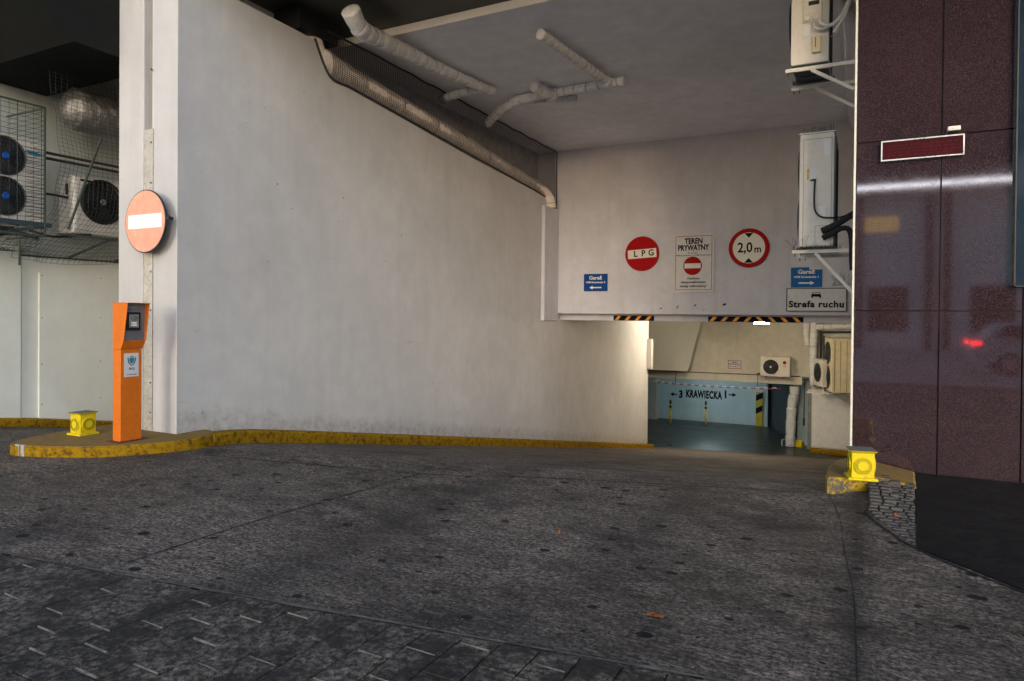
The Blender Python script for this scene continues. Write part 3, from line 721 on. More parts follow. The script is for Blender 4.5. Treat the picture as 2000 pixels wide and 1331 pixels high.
# ------------------------------------------------------------------ lagged pipes
def lagged(name, runs, mat, label, cat='pipe', wrap=.24, seg=16, bulge=.17):
    """runs: list of (points, radius)"""
    mb = MB(); seams = MB(); rp = random.Random(len(name)+int(abs(runs[0][0][0][0])*100))
    for pts, r0 in runs:
        P = sinterp(pts, .022); rr = []; L = 0; nxt = wrap*rp.uniform(.6, 1.3); base = 0
        r_a, r_b = r0 if isinstance(r0, tuple) else (r0, r0)
        for i, p in enumerate(P):
            if i: L += (P[i]-P[i-1]).length
            if L-base > nxt:
                tt = (P[min(i+1, len(P)-1)]-P[i-1]).normalized(); tt = (tt+Vector((rp.uniform(-.22, .22), rp.uniform(-.22, .22), rp.uniform(-.22, .22)))).normalized()
                ua = tt.cross(Vector((0, 0, 1))).normalized(); ub = tt.cross(ua); rq = (r0[0]+(r0[1]-r0[0])*i/len(P) if isinstance(r0, tuple) else r0)*(1-bulge*.42)
                seams.tube([p+ua*rq*math.cos(k*math.pi/8)+ub*rq*math.sin(k*math.pi/8) for k in range(16)], .0045, 4, closed=True)
                base = L; nxt = wrap*rp.uniform(.6, 1.4)
            t = (L-base)/nxt; t = min(1, t)
            r = r_a+(r_b-r_a)*i/len(P)
            rr.append(r*(1-bulge*.8+bulge*1.2*(1-t)**.5*min(1, t*12+.3)+.05*mnoise.noise(Vector((L*6, r, 2)))))
        rr[0] *= .8; rr[-1] *= .75
        mb.tube(P, rr, seg)
    o = mb.build(name, mat)
    if seams.v: seams.build('wrap_seams', 'pipe_dark', o)
    return tag(o, label, cat)
lagged('lagged_pipe', [([(-6.48, 7.45, 5.86), (-6.53, 7.7, 5.72), (-6.57, 7.95, 5.72), (-6.6, 8.3, 5.76), (-6.63, 9.1, 5.82), (-6.60, 10.0, 5.85), (-6.48, 11.0, 5.87), (-6.40, 11.45, 5.88)], (.135, .082)),
                       ([(-6.50, 11.25, 5.88), (-6.9, 11.25, 5.88), (-7.25, 11.3, 5.87), (-7.6, 11.4, 5.85)], (.075, .085))], 'lagging',
       'thick white wrapped pipe sloping across the ceiling from the dark soffit')
lagged('lagged_pipe', [([(-4.47, 9.42, 5.88), (-4.40, 10.2, 5.88), (-4.33, 11.1, 5.88), (-4.28, 11.85, 5.88)], .082),
                       ([(-4.28, 11.80, 5.88), (-4.29, 11.95, 5.85), (-4.33, 12.05, 5.88)], .10),
                       ([(-3.98, 12.00, 5.89), (-4.4, 12.02, 5.89), (-5.3, 12.05, 5.89), (-6.1, 12.05, 5.86), (-6.6, 12.25, 5.82), (-7.0, 12.6, 5.80), (-7.37, 12.95, 5.78)], (.085, .095)),
                       ([(-5.60, 11.55, 5.90), (-5.50, 11.85, 5.86), (-5.45, 12.1, 5.86)], (.10, .13)),
                       ([(-6.15, 12.3, 5.90), (-5.5, 12.5, 5.90), (-5.15, 12.6, 5.91)], .055)], 'lagging',
       'branched white wrapped pipe bent across the middle of the ceiling', wrap=.2)
lagged('lagged_pipe', [([(-7.62, 7.86, 5.95), (-7.60, 7.90, 5.74), (-7.58, 8.02, 5.48)], .15),
                       ([(-7.59, 7.98, 5.54), (-7.57, 9, 5.43), (-7.57, 12, 5.20), (-7.57, 14, 5.03), (-7.56, 15.7, 4.88), (-7.50, 16.1, 4.78), (-7.42, 16.25, 4.62), (-7.40, 16.3, 4.40)], (.19, .165))], 'lagging_dirty',
       'stained wrapped pipe behind black netting on top of the white wall', wrap=.9, seg=16, bulge=.10)
# netting over the trough
def netstrand(mb, a, b, r=.0035): mb.tube([a, b], r, 3, cap=False)
mb = MB(); 
def wtop(y): return 5.255-(y-8.06)*(5.255-4.68)/(15.89-8.06)
nr = random.Random(4); y = 8.1
def npos(y, t):
    zt, zb = CZ-.02, wtop(y)+.01
    sag = .05*math.sin(math.pi*t)*(.6+.5*mnoise.noise(Vector((y*.9, t*2, 0))))
    return (WX+.01+sag, y, zb+(zt-zb)*t)
while y < 16.6:
    yy = y
    P = [npos(yy+.03*math.sin(k*.5), k/14) for k in range(15)]
    mb.tube(P, .0038, 3, cap=False); y += .052
n_h = 22
for k in range(n_h+1):
    mb.tube([npos(8.1+j*.34, k/n_h) for j in range(26)], .0038, 3, cap=False)
net = mb.build('bird_netting', 'net'); tag(net, 'black bird netting stretched between the wall top and grey ceiling', 'netting')
mb = MB()
ropeP = [(WX+.014, 7.74, 5.73), (WX+.016, 8.06, 5.262)]+[(WX+.02, yy, wtop(yy)+.006) for yy in [8.5+.5*k for k in range(15)]]+[(WX+.02, 16.0, 4.66)]
mb.tube(sinterp(ropeP, .1), .019, 6); mb.tube(sinterp([(WX+.02, 8.0, 5.93)]+[(WX+.02, yy, 5.95+.012*math.sin(yy*7)) for yy in [8.6+.4*k for k in range(20)]]+[(WX+.02, 16.7, 5.95)], .1), .015, 6)
mb.tube([(WX+.03, 16.70, 5.95), (WX+.03, 16.70, 4.45)], .012, 6)
q = mb.build('edge_rope', 'net', net)

# ------------------------------------------------------------------ air conditioners
def grille(root, cx, cz, r, y, nrad=28, wire=.0035, wm='dark', hub='blue_hub', hubr=.045, swirl=.5):
    mb = MB(); mb.disc((cx, cz), r*1.0, y+.001, y+.02, 'y', 40); mb.build('fan_opening', 'black', root)
    mb = MB()
    for b_ in range(3):
        a0 = b_*2*math.pi/3; P = []
        for k in range(7):
            a = a0+k*.16; P.append((a, k))
        vs = []
        for a, k in P:
            vs.append((cx+hubr*math.cos(a), y-.002, cz+hubr*math.sin(a))); vs.append((cx+r*.86*math.cos(a+.25), y-.006-.002*k, cz+r*.86*math.sin(a+.25)))
        mb.add(vs, [(2*i, 2*i+1, 2*i+3, 2*i+2) for i in range(6)], None, True)
    mb.build('fan_blades', 'dark', root)
    mb = MB()
    for k in range(nrad):
        a = 2*math.pi*k/nrad
        P = [(cx+rr*math.cos(a+swirl*rr/r), y-.022-.015*(1-rr/r), cz+rr*math.sin(a+swirl*rr/r)) for rr in (hubr, r*.4, r*.7, r*.98)]
        mb.tube(P, wire, 4, cap=False)
    for rr in (.35, .55, .75, .92, 1.0): mb.ring((cx, cz), r*rr, wire*(1.8 if rr == 1 else 1), y-.022, seg=36, sg=4)
    mb.build('fan_grille', wm, root)
    mb = MB(); mb.disc((cx, cz), hubr, y-.046, y-.03, 'y', 20); mb.build('hub', hub, root, bevel=.006)
def ac_unit(name, w, h, d, loc, rz, label, fans, mat='cream2', louvre=None, group=None, logo=None, handle=None, hubm='blue_hub', feet=True, wm='dark'):
    """local: front faces -Y, origin bottom centre"""
    r = empty(name, loc, label, 'air conditioner', rz, group)
    mb = MB(); mb.box(-w/2, w/2, -d/2, d/2, .03, h); mb.build('casing', mat, r, bevel=.012)
    mb = MB(); mb.box(-w/2+.02, w/2-.02, -d/2-.007, -d/2+.004, .07, h-.03); mb.build('front_panel', mat, r, bevel=.006)
    mb = MB(); mb.box(-w/2-.012, w/2+.012, -d/2-.012, d/2+.012, h+.001, h+.016); mb.build('top_cover', mat, r, bevel=.004)
    for cx, cz, rad in fans: grille(r, cx, cz, rad, -d/2-.0095, hub=hubm, wm=wm)
    if louvre:
        x0, x1, z0, z1 = louvre; mb = MB(); z = z0
        while z < z1: mb.box(x0, x1, -d/2-.015, -d/2-.0085, z, z+.006); z += .045
        mb.build('louvres', 'dark', r)
    mb = MB(); zc = .08
    while zc < h-.05:
        mb.box(-w/2+.05, w/2-.05, d/2+.001, d/2+.006, zc, zc+.008); zc += .03
    mb.build('coil_guard', 'coil', r)
    if feet:
        for sx in (-1, 1):
            mb = MB(); mb.box(sx*w*.3-.03, sx*w*.3+.03, -d/2-.04, d/2+.04, 0, .032); mb.build('foot', 'dark', r)
    return r
def part(root, mb, name, mat, bevel=0): return mb.build(name, mat, root, bevel=bevel)

# left recess: two-fan unit (front faces +X) and a single-fan unit
a1 = ac_unit('air_conditioner', 1.02, 1.14, .38, (-10.50, 5.0, 2.81), R(90), 'cream two fan air conditioner with blue hubs in the left cage', [(-.01, .87, .255), (-.01, .33, .255)], 'cream2',
             louvre=(.26, .50, .1, 1.08), handle=True)
mb = MB(); mb.prism([(.24, .985), (.34, 1.01), (.46, .965), (.36, .945)], -.212, -.206, 'y'); mb.build('badge', 'teal', a1)
a2 = ac_unit('air_conditioner', 1.0, .86, .40, (-10.50, 6.40, 2.72), R(90), 'dirty white air conditioner with one big black fan beside the pillar', [(-.10, .53, .30)], 'cream2', hubm='silver', wm='black')
mb = MB(); mb.ring((-.10, .53), .32, .018, -.225); mb.bar((-.10, -.25, .53), (-.33, -.25, .29), .012); mb.build('guard_ring', 'black', a2)
mb = MB(); mb.box(-.42, -.26, -.211, -.2085, .80, .83); mb.build('badge', 'ink', a2)
mb = MB(); mb.box(-.5035, -.501, -.05, .02, .60, .76); part(a2, mb, 'side_grip', 'black', .001)
# cage round the left unit
cg = empty('wire_cage', (-9.95, 5.0, 2.6), 'rusty wire mesh cage in front of the two fan air conditioner', 'wire cage')
mb = MB(); 
def cst(a, b, r_=.003): mb.tube([Vector(a)-Vector((-9.95, 5.0, 2.6)), Vector(b)-Vector((-9.95, 5.0, 2.6))], r_, 4)
z = 2.66
while z < 4.36: cst((-9.95, 3.6, z), (-9.95, 5.31, z)); cst((-9.95, 5.31, z), (-10.9, 5.31, z)); z += .066
y = 3.6
while y < 5.32: cst((-9.95, y, 2.62), (-9.95, y, 4.36), .0026 if int(y*20) % 3 else .005); y += .098
mb.build('mesh', 'wire', cg)
mb = MB()
for (p, q_) in (((-9.95, 5.31, 2.6), (-9.95, 5.31, 4.36)), ((-9.95, 3.6, 4.36), (-9.95, 5.31, 4.36)), ((-9.95, 3.6, 2.62), (-9.95, 5.31, 2.62)), ((-9.95, 5.31, 4.36), (-10.9, 5.31, 4.36)), ((-9.95, 5.31, 2.62), (-10.9, 5.31, 2.62)), ((-9.95, 5.0, 2.2), (-9.95, 5.0, 2.62))):
    mb.bar(Vector(p)-Vector((-9.95, 5, 2.6)), Vector(q_)-Vector((-9.95, 5, 2.6)), .022)
mb.build('frame', 'green_steel', cg)
# fine draped mesh to the pillar
mb = MB(); rp = random.Random(9)
def dr(y, t):
    zt, zb = 4.9, 2.36-.05*math.sin((y-5.3)*2.2)
    z = zt+(zb-zt)*t; k = .16*math.sin(math.pi*t)+.05*mnoise.noise(Vector((y*2.5, t*4, 1)))
    low = sstep(.72, 1, t)
    return (-9.86+k-.95*low, y+.07*mnoise.noise(Vector((y*3, t*5, 7)))*(1+2*low), z)
y = 5.33
while y < 7.6: mb.tube([dr(y, k/22) for k in range(23)], .0026, 3, cap=False); y += .062
for k in range(46): mb.tube([dr(5.33+j*.09, k/45) for j in range(26)], .0026, 3, cap=False)
y = 3.5
def dr2(y, t): return (-9.95-1.0*t+.07*mnoise.noise(Vector((y*3, t*4, 2))), y+.09*mnoise.noise(Vector((y*4, t*5, 5))), 2.60-.12*math.sin(math.pi*t)-.10*t)
while y < 5.35: mb.tube([dr2(y, k/10) for k in range(11)], .003, 3, cap=False); y += .055
for k in range(12): mb.tube([dr2(3.5+j*.09, k/11) for j in range(21)], .003, 3, cap=False)
o = mb.build('wire_mesh', 'wire'); tag(o, 'slack fine wire mesh draped from the soffit over the recess', 'mesh')
# foil duct
P = [(-10.25, y_, 4.55+.02*math.sin(y_*3)) for y_ in (5.75, 6.0, 6.3, 6.7, 7.1, 7.6, 8.2, 9.1)]
mb = MB(); PP = sinterp(P, .05); mb.tube(PP, [.30+.025*mnoise.noise(Vector((i*.9, 0, 0)))+(-.12 if i < 2 else 0) for i in range(len(PP))], 26)
vs2 = []
for v in mb.v:
    vv = Vector(v); k = .03*mnoise.noise(vv*6)+.02*mnoise.noise(vv*14); c = Vector((-10.25, vv.y, 4.55)); vs2.append(tuple(c+(vv-c)*(1+k*2.2)))
mb.v = vs2; fd = mb.build('foil_duct', 'foil'); tag(fd, 'crumpled silver foil duct under the dark soffit beside the pillar', 'duct')
mb = MB(); mb.ring((-10.25, 4.55), .315, .012, 6.75, 'y'); mb.build('strap', 'galv', fd)
# two dark pipes on the recess wall
mb = MB(); mb.bar((-9.9, 6.05, 4.12), (-9.95, 5.62, 2.75), .035, .02); tag(mb.build('diagonal_strut', 'green_steel'), 'thin leaning steel strut behind the mesh left of the pillar', 'strut')
mb = MB(); mb.bar((-9.95, 6.25, 2.68), (-10.9, 6.15, 2.42), .05, .02); mb.bar((-9.97, 5.5, 2.67), (-9.97, 7.2, 2.67), .03); mb.bar((-9.95, 7.0, 2.68), (-10.9, 6.9, 2.42), .05, .02)
tag(mb.build('shelf_bracket', 'green_steel'), 'green grey shelf bracket carrying the single fan unit', 'bracket')
mb = MB(); mb.bar((-9.97, 3.8, 2.77), (-9.97, 5.4, 2.77), .05, .06); mb.bar((-10.9, 3.8, 2.77), (-10.9, 5.4, 2.77), .05, .06)
for y_ in (4.62, 5.32): mb.bar((-9.97, y_, 2.745), (-11.05, y_, 2.745), .04, .03)
tag(mb.build('shelf_bracket', 'rubber_blue'), 'dark shelf bracket under the two fan unit in the cage', 'bracket')
DRAIN = [([(-10.3, 5.3, 2.72), (-10.1, 5.45, 2.64), (-10.1, 5.7, 2.66), (-10.25, 5.95, 2.70)], .016), ([(-10.45, 5.35, 3.25), (-10.4, 5.6, 3.27), (-10.45, 5.9, 3.27)], .018),
         ([(-10.2, 4.4, 2.70), (-10.4, 4.8, 2.60), (-10.3, 5.1, 2.66), (-10.1, 5.3, 2.6)], .03)]

# right wall: brackets and units
def bracket(y0, y1, z, xl, xr, drop, label):
    g = empty('wall_bracket', (xr, (y0+y1)/2, z), label, 'bracket'); dy = (y1-y0)/2; L = xr-xl
    for s_ in (-1, 1):
        mb = MB(); mb.box(-L, 0, s_*dy-.018, s_*dy+.018, -.045, .0); mb.build('arm', 'cream', g, bevel=.003)
        mb = MB(); mb.bar((-L*.62, s_*dy, -.045), (-.01, s_*dy, -.045-drop), .032, .04); mb.build('brace', 'cream', g, bevel=.003)
        mb = MB(); mb.box(-.006, .03, s_*dy-.022, s_*dy+.022, -.1-drop, .04); mb.build('wall_plate', 'cream', g)
        mb = MB(); mb.tube([(-L+.03, s_*dy, -.045), (-L+.03, s_*dy, -.085)], .007, 6); mb.tube([(-L+.10, s_*dy, -.045), (-L+.10, s_*dy, -.08)], .006, 6); mb.build('bolts', 'dark', g)
    return g
bracket(9.50, 10.25, 2.47, -.87, -.16, .50, 'white wall bracket with a diagonal brace under the lower air conditioner')
bracket(9.0, 9.75, 4.64, -.93, -.16, .30, 'white wall bracket under the upper air conditioner at the top')
lo = ac_unit('air_conditioner', .90, 1.46, .40, (-.59, 9.90, 2.475), R(-90), 'tall white air conditioner with a black cable on the lower right bracket', [(.0, 1.07, .28), (0, .42, .28)], 'cream2', hubm='dark')
up = ac_unit('air_conditioner', .80, 1.14, .42, (-.66, 9.42, 4.655), R(-90), 'rust stained white air conditioner on the upper right bracket', [(.0, .62, .32)], 'cream2', hubm='dark')
# side details face -Y (world): local +X side of the unit after -90deg turn is world -Y
def side_box(root, w, y0, y1, z0, z1, t, name, mat, bevel=0):
    mb = MB(); mb.box(w/2+.001, w/2+t, y0, y1, z0, z1); return mb.build(name, mat, root, bevel=bevel)
# local y: -d/2 is the fan front (world -X), +d/2 is the wall side (world +X)
side_box(lo, .90, -.155, .17, .04, 1.39, .005, 'service_panel', 'cream2', .002)
mb = MB()
for a_, b_, c_, d_ in ((-.157, -.153, .04, 1.39), (.168, .172, .04, 1.39), (-.157, .172, 1.388, 1.392), (-.014, -.010, .05, .29), (-.014, .15, .288, .292)): mb.box(.4505+.0055, .4505+.0068, a_, b_, c_, d_)
mb.build('panel_seams', 'dark', lo)
side_box(lo, .90, .08, .15, 1.17, 1.37, .0075, 'label_sticker', 'paper')
side_box(lo, .90, -.115, -.09, .88, 1.02, .0075, 'warning_sticker', 'haz_yellow'); side_box(lo, .90, -.08, .0, .87, 1.02, .0075, 'data_sticker', 'paper')
side_box(lo, .90, .03, .10, .38, .54, .0075, 'small_print', 'paper')
side_box(lo, .90, -.01, .15, .05, .28, .012, 'valve_cover', 'cream2', .003)
mb = MB(); mb.box(-.44, .44, -.212, -.2, .0, .3); 
mb = MB(); mb.box(.30, .452, .201, .215, .05, 1.40); mb.box(-.44, -.3, .201, .215, .05, 1.40); mb.build('corner_post', 'rubber_blue', lo)
side_box(up, .80, -.21, -.125, .04, 1.12, .004, 'front_edge_panel', 'cream2', .002)
side_box(up, .80, -.08, .13, .52, 1.08, .02, 'valve_cover', 'cream2', .006)
side_box(up, .80, -.02, .10, .72, .77, .023, 'grip', 'black', .001)
side_box(up, .80, -.06, .0, .36, .5, .006, 'data_sticker', 'paper')
side_box(up, .80, .03, .12, .14, .34, .045, 'junction_box', 'yellow_casing', .004)
mb = MB(); mb.box(.401+.045, .401+.047, .058, .07, .20, .32); mb.build('rust_stain', simple('rust', (.24, .08, .02), .8, grime=.4), up)
for yy in (-.03, .06):
    mb = MB(); mb.disc((yy, .56), .03, .425, .45, 'x', 16); mb.build('valve', 'cream', up, bevel=.004)
mb = MB(); mb.box(-.36, .36, -.2, .2, .0305-.012, .0295); mb.box(-.3, -.02, -.15, .15, .010, .018); mb.box(.05, .3, -.15, .15, .010, .018); mb.build('underside_tray', 'rubber_blue', up)
def hose(name, runs, mat, label, cat='cable', seg=8):
    if len(runs) == 1:
        mb = MB(); mb.tube(sinterp(runs[0][0], .02), runs[0][1], seg); return tag(mb.build(name, mat), label, cat)
    o = Vector(runs[0][0][0]); g = empty(name, o, label, cat)
    for pts, r_ in runs:
        mb = MB(); mb.tube([p-o for p in sinterp(pts, .02)], r_, seg); mb.build(name.rstrip('s'), mat, g)
    return g
hose('power_cable', [([(-.66, 9.45, 3.345), (-.635, 9.42, 3.345), (-.605, 9.42, 3.345), (-.61, 9.40, 3.31), (-.615, 9.40, 3.1), (-.60, 9.40, 2.95), (-.53, 9.40, 2.87), (-.40, 9.42, 2.855), (-.30, 9.5, 2.87), (-.18, 9.6, 2.93)], .011)], 'black', 'thin black cable curving down the side of the lower unit')
hose('insulated_hoses', [([(-.52, 9.38, 2.69), (-.44, 9.37, 2.72), (-.33, 9.38, 2.78), (-.22, 9.45, 2.86), (-.14, 9.55, 2.92)], .042), ([(-.51, 9.38, 2.60), (-.40, 9.37, 2.66), (-.30, 9.38, 2.71), (-.22, 9.42, 2.70), (-.185, 9.45, 2.58), (-.18, 9.48, 2.35), (-.17, 9.5, 2.2)], .034)], 'foam', 'thick black foam hoses plugged into the lower right unit', 'hoses')
hose('looped_cables', [([(-.62, 8.985, 5.16), (-.61, 8.96, 5.09), (-.54, 8.95, 5.05), (-.43, 8.95, 5.08), (-.30, 8.97, 5.20), (-.22, 9.0, 5.36), (-.17, 9.0, 5.6), (-.16, 9.0, 5.9)], .014),
                      ([(-.55, 8.985, 5.17), (-.52, 8.95, 5.1), (-.42, 8.95, 5.08), (-.31, 8.96, 5.18), (-.235, 8.98, 5.36), (-.19, 8.98, 5.56), (-.175, 8.98, 5.9)], .024),
                      ([(-.40, 9.0, 5.0), (-.31, 8.97, 5.13), (-.25, 8.98, 5.28), (-.2, 9.0, 5.5), (-.165, 9.02, 5.9)], .02),
                      ([(-.43, 9.0, 4.96), (-.36, 8.98, 5.0), (-.31, 8.98, 5.2), (-.28, 9.0, 4.9), (-.27, 9.02, 4.66)], .004)], 'cable', 'looped grey cables rising beside the upper right unit', 'cables')
hose('drain_hoses', DRAIN, 'black', 'black hoses between the two caged air conditioners', 'hoses')
hose('level_pipes', [([(-10.75, 5.45, 3.93), (-10.75, 8.6, 3.93)], .022), ([(-10.75, 5.45, 3.85), (-10.75, 8.6, 3.85)], .022)], 'pipe_dark', 'pair of dark pipes running level behind the mesh above the unit', 'pipes')
def spikes(x0, x1, y, z, h, n, label, lean=.3, sd=1):
    rp = random.Random(sd); mb = MB(); mb.box(x0, x1, y-.012, y+.012, z, z+.006)
    for i in range(n):
        x = x0+(x1-x0)*(i+rp.random())/n
        mb.tube([(x, y, z), (x+rp.uniform(-lean, lean)*h, y+rp.uniform(-lean, lean)*h, z+h*rp.uniform(.7, 1.05))], .0016, 3)
    return tag(mb.build('bird_spikes', 'dark'), label, 'bird spikes')
spikes(-.77, -.40, 9.6, 3.953, .12, 46, 'row of thin bird spikes standing on top of the lower unit', .12)
spikes(-.88, -.74, 9.46, 2.472, .17, 16, 'splayed bird spikes at the left tip of the lower bracket', .8, 2)
spikes(-.70, -.30, 9.44, 2.472, .07, 34, 'short bird spikes on the bracket along the foot of the lower unit', .5, 3)
spikes(-.42, -.19, 9.93, 2.03, .17, 26, 'tangled bird spikes hanging below the lower bracket by the wall', .9, 6)

# ------------------------------------------------------------------ intercom post
ip = empty('intercom_post', (-7.56, 4.93, .12), 'orange steel intercom post standing on the kerb island', 'intercom post')
mb = MB(); mb.box(-.065, .075, -.13, .125, .004, 1.05); mb.build('column', 'orange', ip, bevel=.004)
mb = MB(); mb.box(-.12, .13, -.18, .18, -.012, .004); mb.build('base_plate', simple('rusty_base', (.09, .035, .02), .8), ip)
hp = [(-.065, 1.052), (.080, 1.052), (.135, 1.15), (.205, 1.575), (-.065, 1.575)]
for y0, y1 in ((-.135, -.128), (.128, .135)):
    mb = MB(); mb.prism(hp, y0, y1, 'y'); mb.build('side_plate', 'orange', ip, bevel=.002)
mb = MB(); mb.box(-.065, -.058, -.127, .127, 1.053, 1.575); mb.build('back_plate', 'orange', ip)
mb = MB(); mb.box(-.068, .213, -.139, .139, 1.576, 1.582); mb.build('top_plate', 'orange', ip, bevel=.001)
mb = MB(); mb.prism([(.070, 1.054), (.080, 1.054), (.128, 1.148), (.118, 1.152)], -.127, .127, 'y'); mb.build('chin_plate', 'orange', ip)
mb = MB(); mb.prism([(.100, 1.153), (.112, 1.153), (.125, 1.574), (.113, 1.574)], -.127, .127, 'y'); mb.build('face_plate', 'grey_plate', ip)
ic = empty('tmp', (0, 0, 0), 'x', 'x'); bpy.data.objects.remove(ic)
mb = MB(); mb.box(.118, .150, -.105, .055, 1.27, 1.475); q = mb.build('intercom', 'black', ip, bevel=.003)
mb = MB(); mb.box(.1505, .156, -.078, .032, 1.30, 1.45); q2 = mb.build('button_panel', 'silver', q, bevel=.002)
mb = MB(); mb.disc((-.018, 1.408), .026, .1562, .170, 'x', 20); mb.build('speaker_dome', 'grey_plate', q, bevel=.004)
mb = MB(); mb.box(.1562, .160, -.055, .005, 1.345, 1.362); mb.box(.1562, .160, -.055, .005, 1.318, 1.335); mb.build('name_plates', 'bright_white', q)
mb = MB(); mb.box(.1263, .129, -.075, .03, 1.525, 1.533); mb.build('nameplate', 'silver', ip)
mb = MB(); mb.box(.0755, .0775, -.09, .085, .735, 1.005); sh = mb.build('notice_sheet', 'paper', ip)
mb = MB()
mb.prism([(-.052, .955), (-.042, .900), (-.018, .868), (.0, .860), (0, .868), (-.014, .876), (-.034, .906), (-.041, .95)], .078, .0795, 'x')
mb.prism([(.052, .955), (.042, .900), (.018, .868), (.0, .860), (0, .868), (.014, .876), (.034, .906), (.041, .95)], .078, .0795, 'x')
mb.prism([(-.045, .958), (0, .972), (.045, .958), (.0, .964)], .078, .0795, 'x'); mb.build('shield_outline', 'navy', sh)
mb = MB(); mb.prism([(-.03, .948), (0, .956), (.03, .948), (.026, .91), (.006, .884), (-.006, .884), (-.026, .91)], .078, .0795, 'x'); mb.build('shield_emblem', 'teal', sh)
mb = text_mb([('SPQ', 0, .825, .026, .01, 1.1), ('monitoring', 0, .762, .012, .01, 1.6)]); mb.v = [(-b+.0785, a, c) for a, b, c in mb.v]; mb.build('lettering', 'ink', sh)

# ------------------------------------------------------------------ yellow ventilated blocks
def ycube(loc, rz, label):
    g = empty('yellow_block', loc, label, 'corner block', rz, 'yellow blocks guarding the kerb corners'); s = .095
    mb = MB(); mb.box(-s, s, -s, s, .02, .245); mb.build('body', 'yellow', g, bevel=.006)
    mb = MB(); mb.box(-.122, .122, -.122, .122, 0, .022); mb.build('base_plate', 'yellow', g, bevel=.003)
    mb = MB(); mb.add([(-s, -s, .246), (s, -s, .246), (s, s, .246), (-s, s, .246), (-.118, -.118, .266), (.118, -.118, .266), (.118, .118, .266), (-.118, .118, .266)],
                      [(3, 2, 1, 0), (4, 5, 6, 7), (0, 1, 5, 4), (1, 2, 6, 5), (2, 3, 7, 6), (3, 0, 4, 7)]); mb.build('top_flange', 'yellow', g, bevel=.002)
    mb = MB(); mb.box(-.112, .112, -.112, .112, .2665, .270); mb.build('dusty_top', simple('dusty_grey', (.16, .15, .13), .9), g)
    for k in range(4):
        M = Matrix.Rotation(k*math.pi/2, 4, 'Z')
        mb = MB(); mb.disc((0, .13), .078, -s-.014, -s-.0005, 'y', 32, M); mb.build('drum', 'yellow', g, bevel=.004)
        mb = MB()
        for rr in (.068, .058, .048): mb.ring((0, .13), rr, .0022, -s-.0145, M=M, sg=5)
        mb.build('ring_grooves', 'ring', g)
    return g
ycube((-8.36, 4.90, .12), R(2), 'yellow steel corner block left of the orange post')
ycube((-.035, 7.05, .13), R(11), 'yellow steel corner block in front of the purple granite wall')

# ------------------------------------------------------------------ garage interior
FZ = -3.722
iw = empty('garage_upper_wall', (-5, 30, -1.1), 'stained beige wall over the deep garage opening', 'wall')
oi = Vector((5, -30, 1.1))
mb = MB(); mb.box(-13.9, -1.9, 30.0, 30.35, -.80, 2.0); q = mb.build('wall', 'plaster_int', iw); q.location = oi
mb = MB(); mb.box(-13.9, -2.3, 29.93, 30.33, -1.13, -.802); q = mb.build('beam', 'plaster_int', iw, bevel=.015); q.location = oi
mb = MB(); mb.tube([(-9.5, 29.91, -.82), (-2.4, 29.91, -.78)], .018, 6); q = mb.build('conduit', simple('brown_conduit', (.12, .07, .05), .7), iw); q.location = oi
sp = MB(); sp.prism([(-9.6, 1.9), (-6.12, 1.9), (-6.79, -.74), (-9.6, -.74)], 29.35, 29.92, 'y'); tag(sp.build('sloping_slab', simple('smooth_grey_slab', (.52, .52, .47), .8, var=.05), bevel=.01), 'smooth grey slab with a slanted right edge inside the garage', 'slab')
mb = MB(); mb.box(WX+.002, WX+.19, 25.35, 25.58, -.40, .73); tag(mb.build('wall_box', 'plaster_pillar', bevel=.01), 'white box fixed to the end of the long wall inside', 'box')
mb = MB(); mb.box(-13.9, 0, BY+.81, 30, 1.72, 1.9); tag(mb.build('garage_ceiling', 'plaster_int'), 'ceiling of the garage hall behind the header beam', 'ceiling')
# far low garage
fg = empty('garage_end_wall', (-7, 35.3, -3.7), 'pale blue far garage wall painted with KRAWIECKA', 'wall'); of = Vector((7, -35.3, 3.7))
mb = MB(); mb.box(-9.78, -4.45, 35.3, 35.6, -3.9, -.9); q = mb.build('wall', 'plaster_blue', fg); q.location = of
mb = MB(); mb.box(-13.9, -9.62, 34.7, 35.6, -3.9, -.9); q = mb.build('wall_return', 'plaster_int', fg); q.location = of
mb = text_mb([('KRAWIECKA', -7.34, -2.37, .38, .07, .56, 1.1), ('3', -8.50, -2.42, .38, .07, .8), ('1', -6.26, -2.30, .38, .07, .8)])
mb.v = [(a, b+35.293, c) for a, b, c in mb.v]; q = mb.build('painted_words', 'ink', fg); q.location = of
mb = MB()
for s_, cx, cz in ((-1, -8.86, -2.43), (1, -5.93, -2.28)):
    mb.prism([(cx+s_*u, cz+v) for u, v in ((-.18, -.03), (-.18, .03), (.0, .03), (.0, .11), (.20, 0), (0, -.11), (0, -.03))], 35.288, 35.298, 'y')
q = mb.build('painted_arrows', 'ink', fg); q.location = of
mb = MB(); mb.box(-14, 0, 30.4, 42, -.92, -.7); tag(mb.build('low_garage_ceiling', 'plaster_blue'), 'low ceiling of the deep garage', 'ceiling')
mb = MB(); mb.box(-14, -7.9, 25.0, 25.2, -4.5, 2); mb.box(-14, 0.2, 40.5, 40.8, -4, 2); mb.box(-14.2, -13.9, 17, 41, -4, 2); tag(mb.build('garage_outer_wall', 'plaster_int'), 'plain outer wall around the garage hall', 'wall')
# striped column
cl = empty('striped_column', (-4.62, 35.0, FZ), 'slim column striped yellow and black at the far garage wall', 'column')
mb = MB(); mb.box(-.14, .38, .12, .5, 0, 2.8); mb.build('shaft', 'plaster_blue', cl)
mb = MB(); mb.box(-.15, .15, 0, .115, .02, 1.68); mb.build('guard', 'haz_yellow', cl)
mb = MB()
for z0 in (.75, 1.38): mb.prism([(-.151, z0-.14), (.151, z0+.02), (.151, z0+.30), (-.151, z0+.14)], -.004, .1, 'y')
mb.build('black_stripes', 'navy', cl)
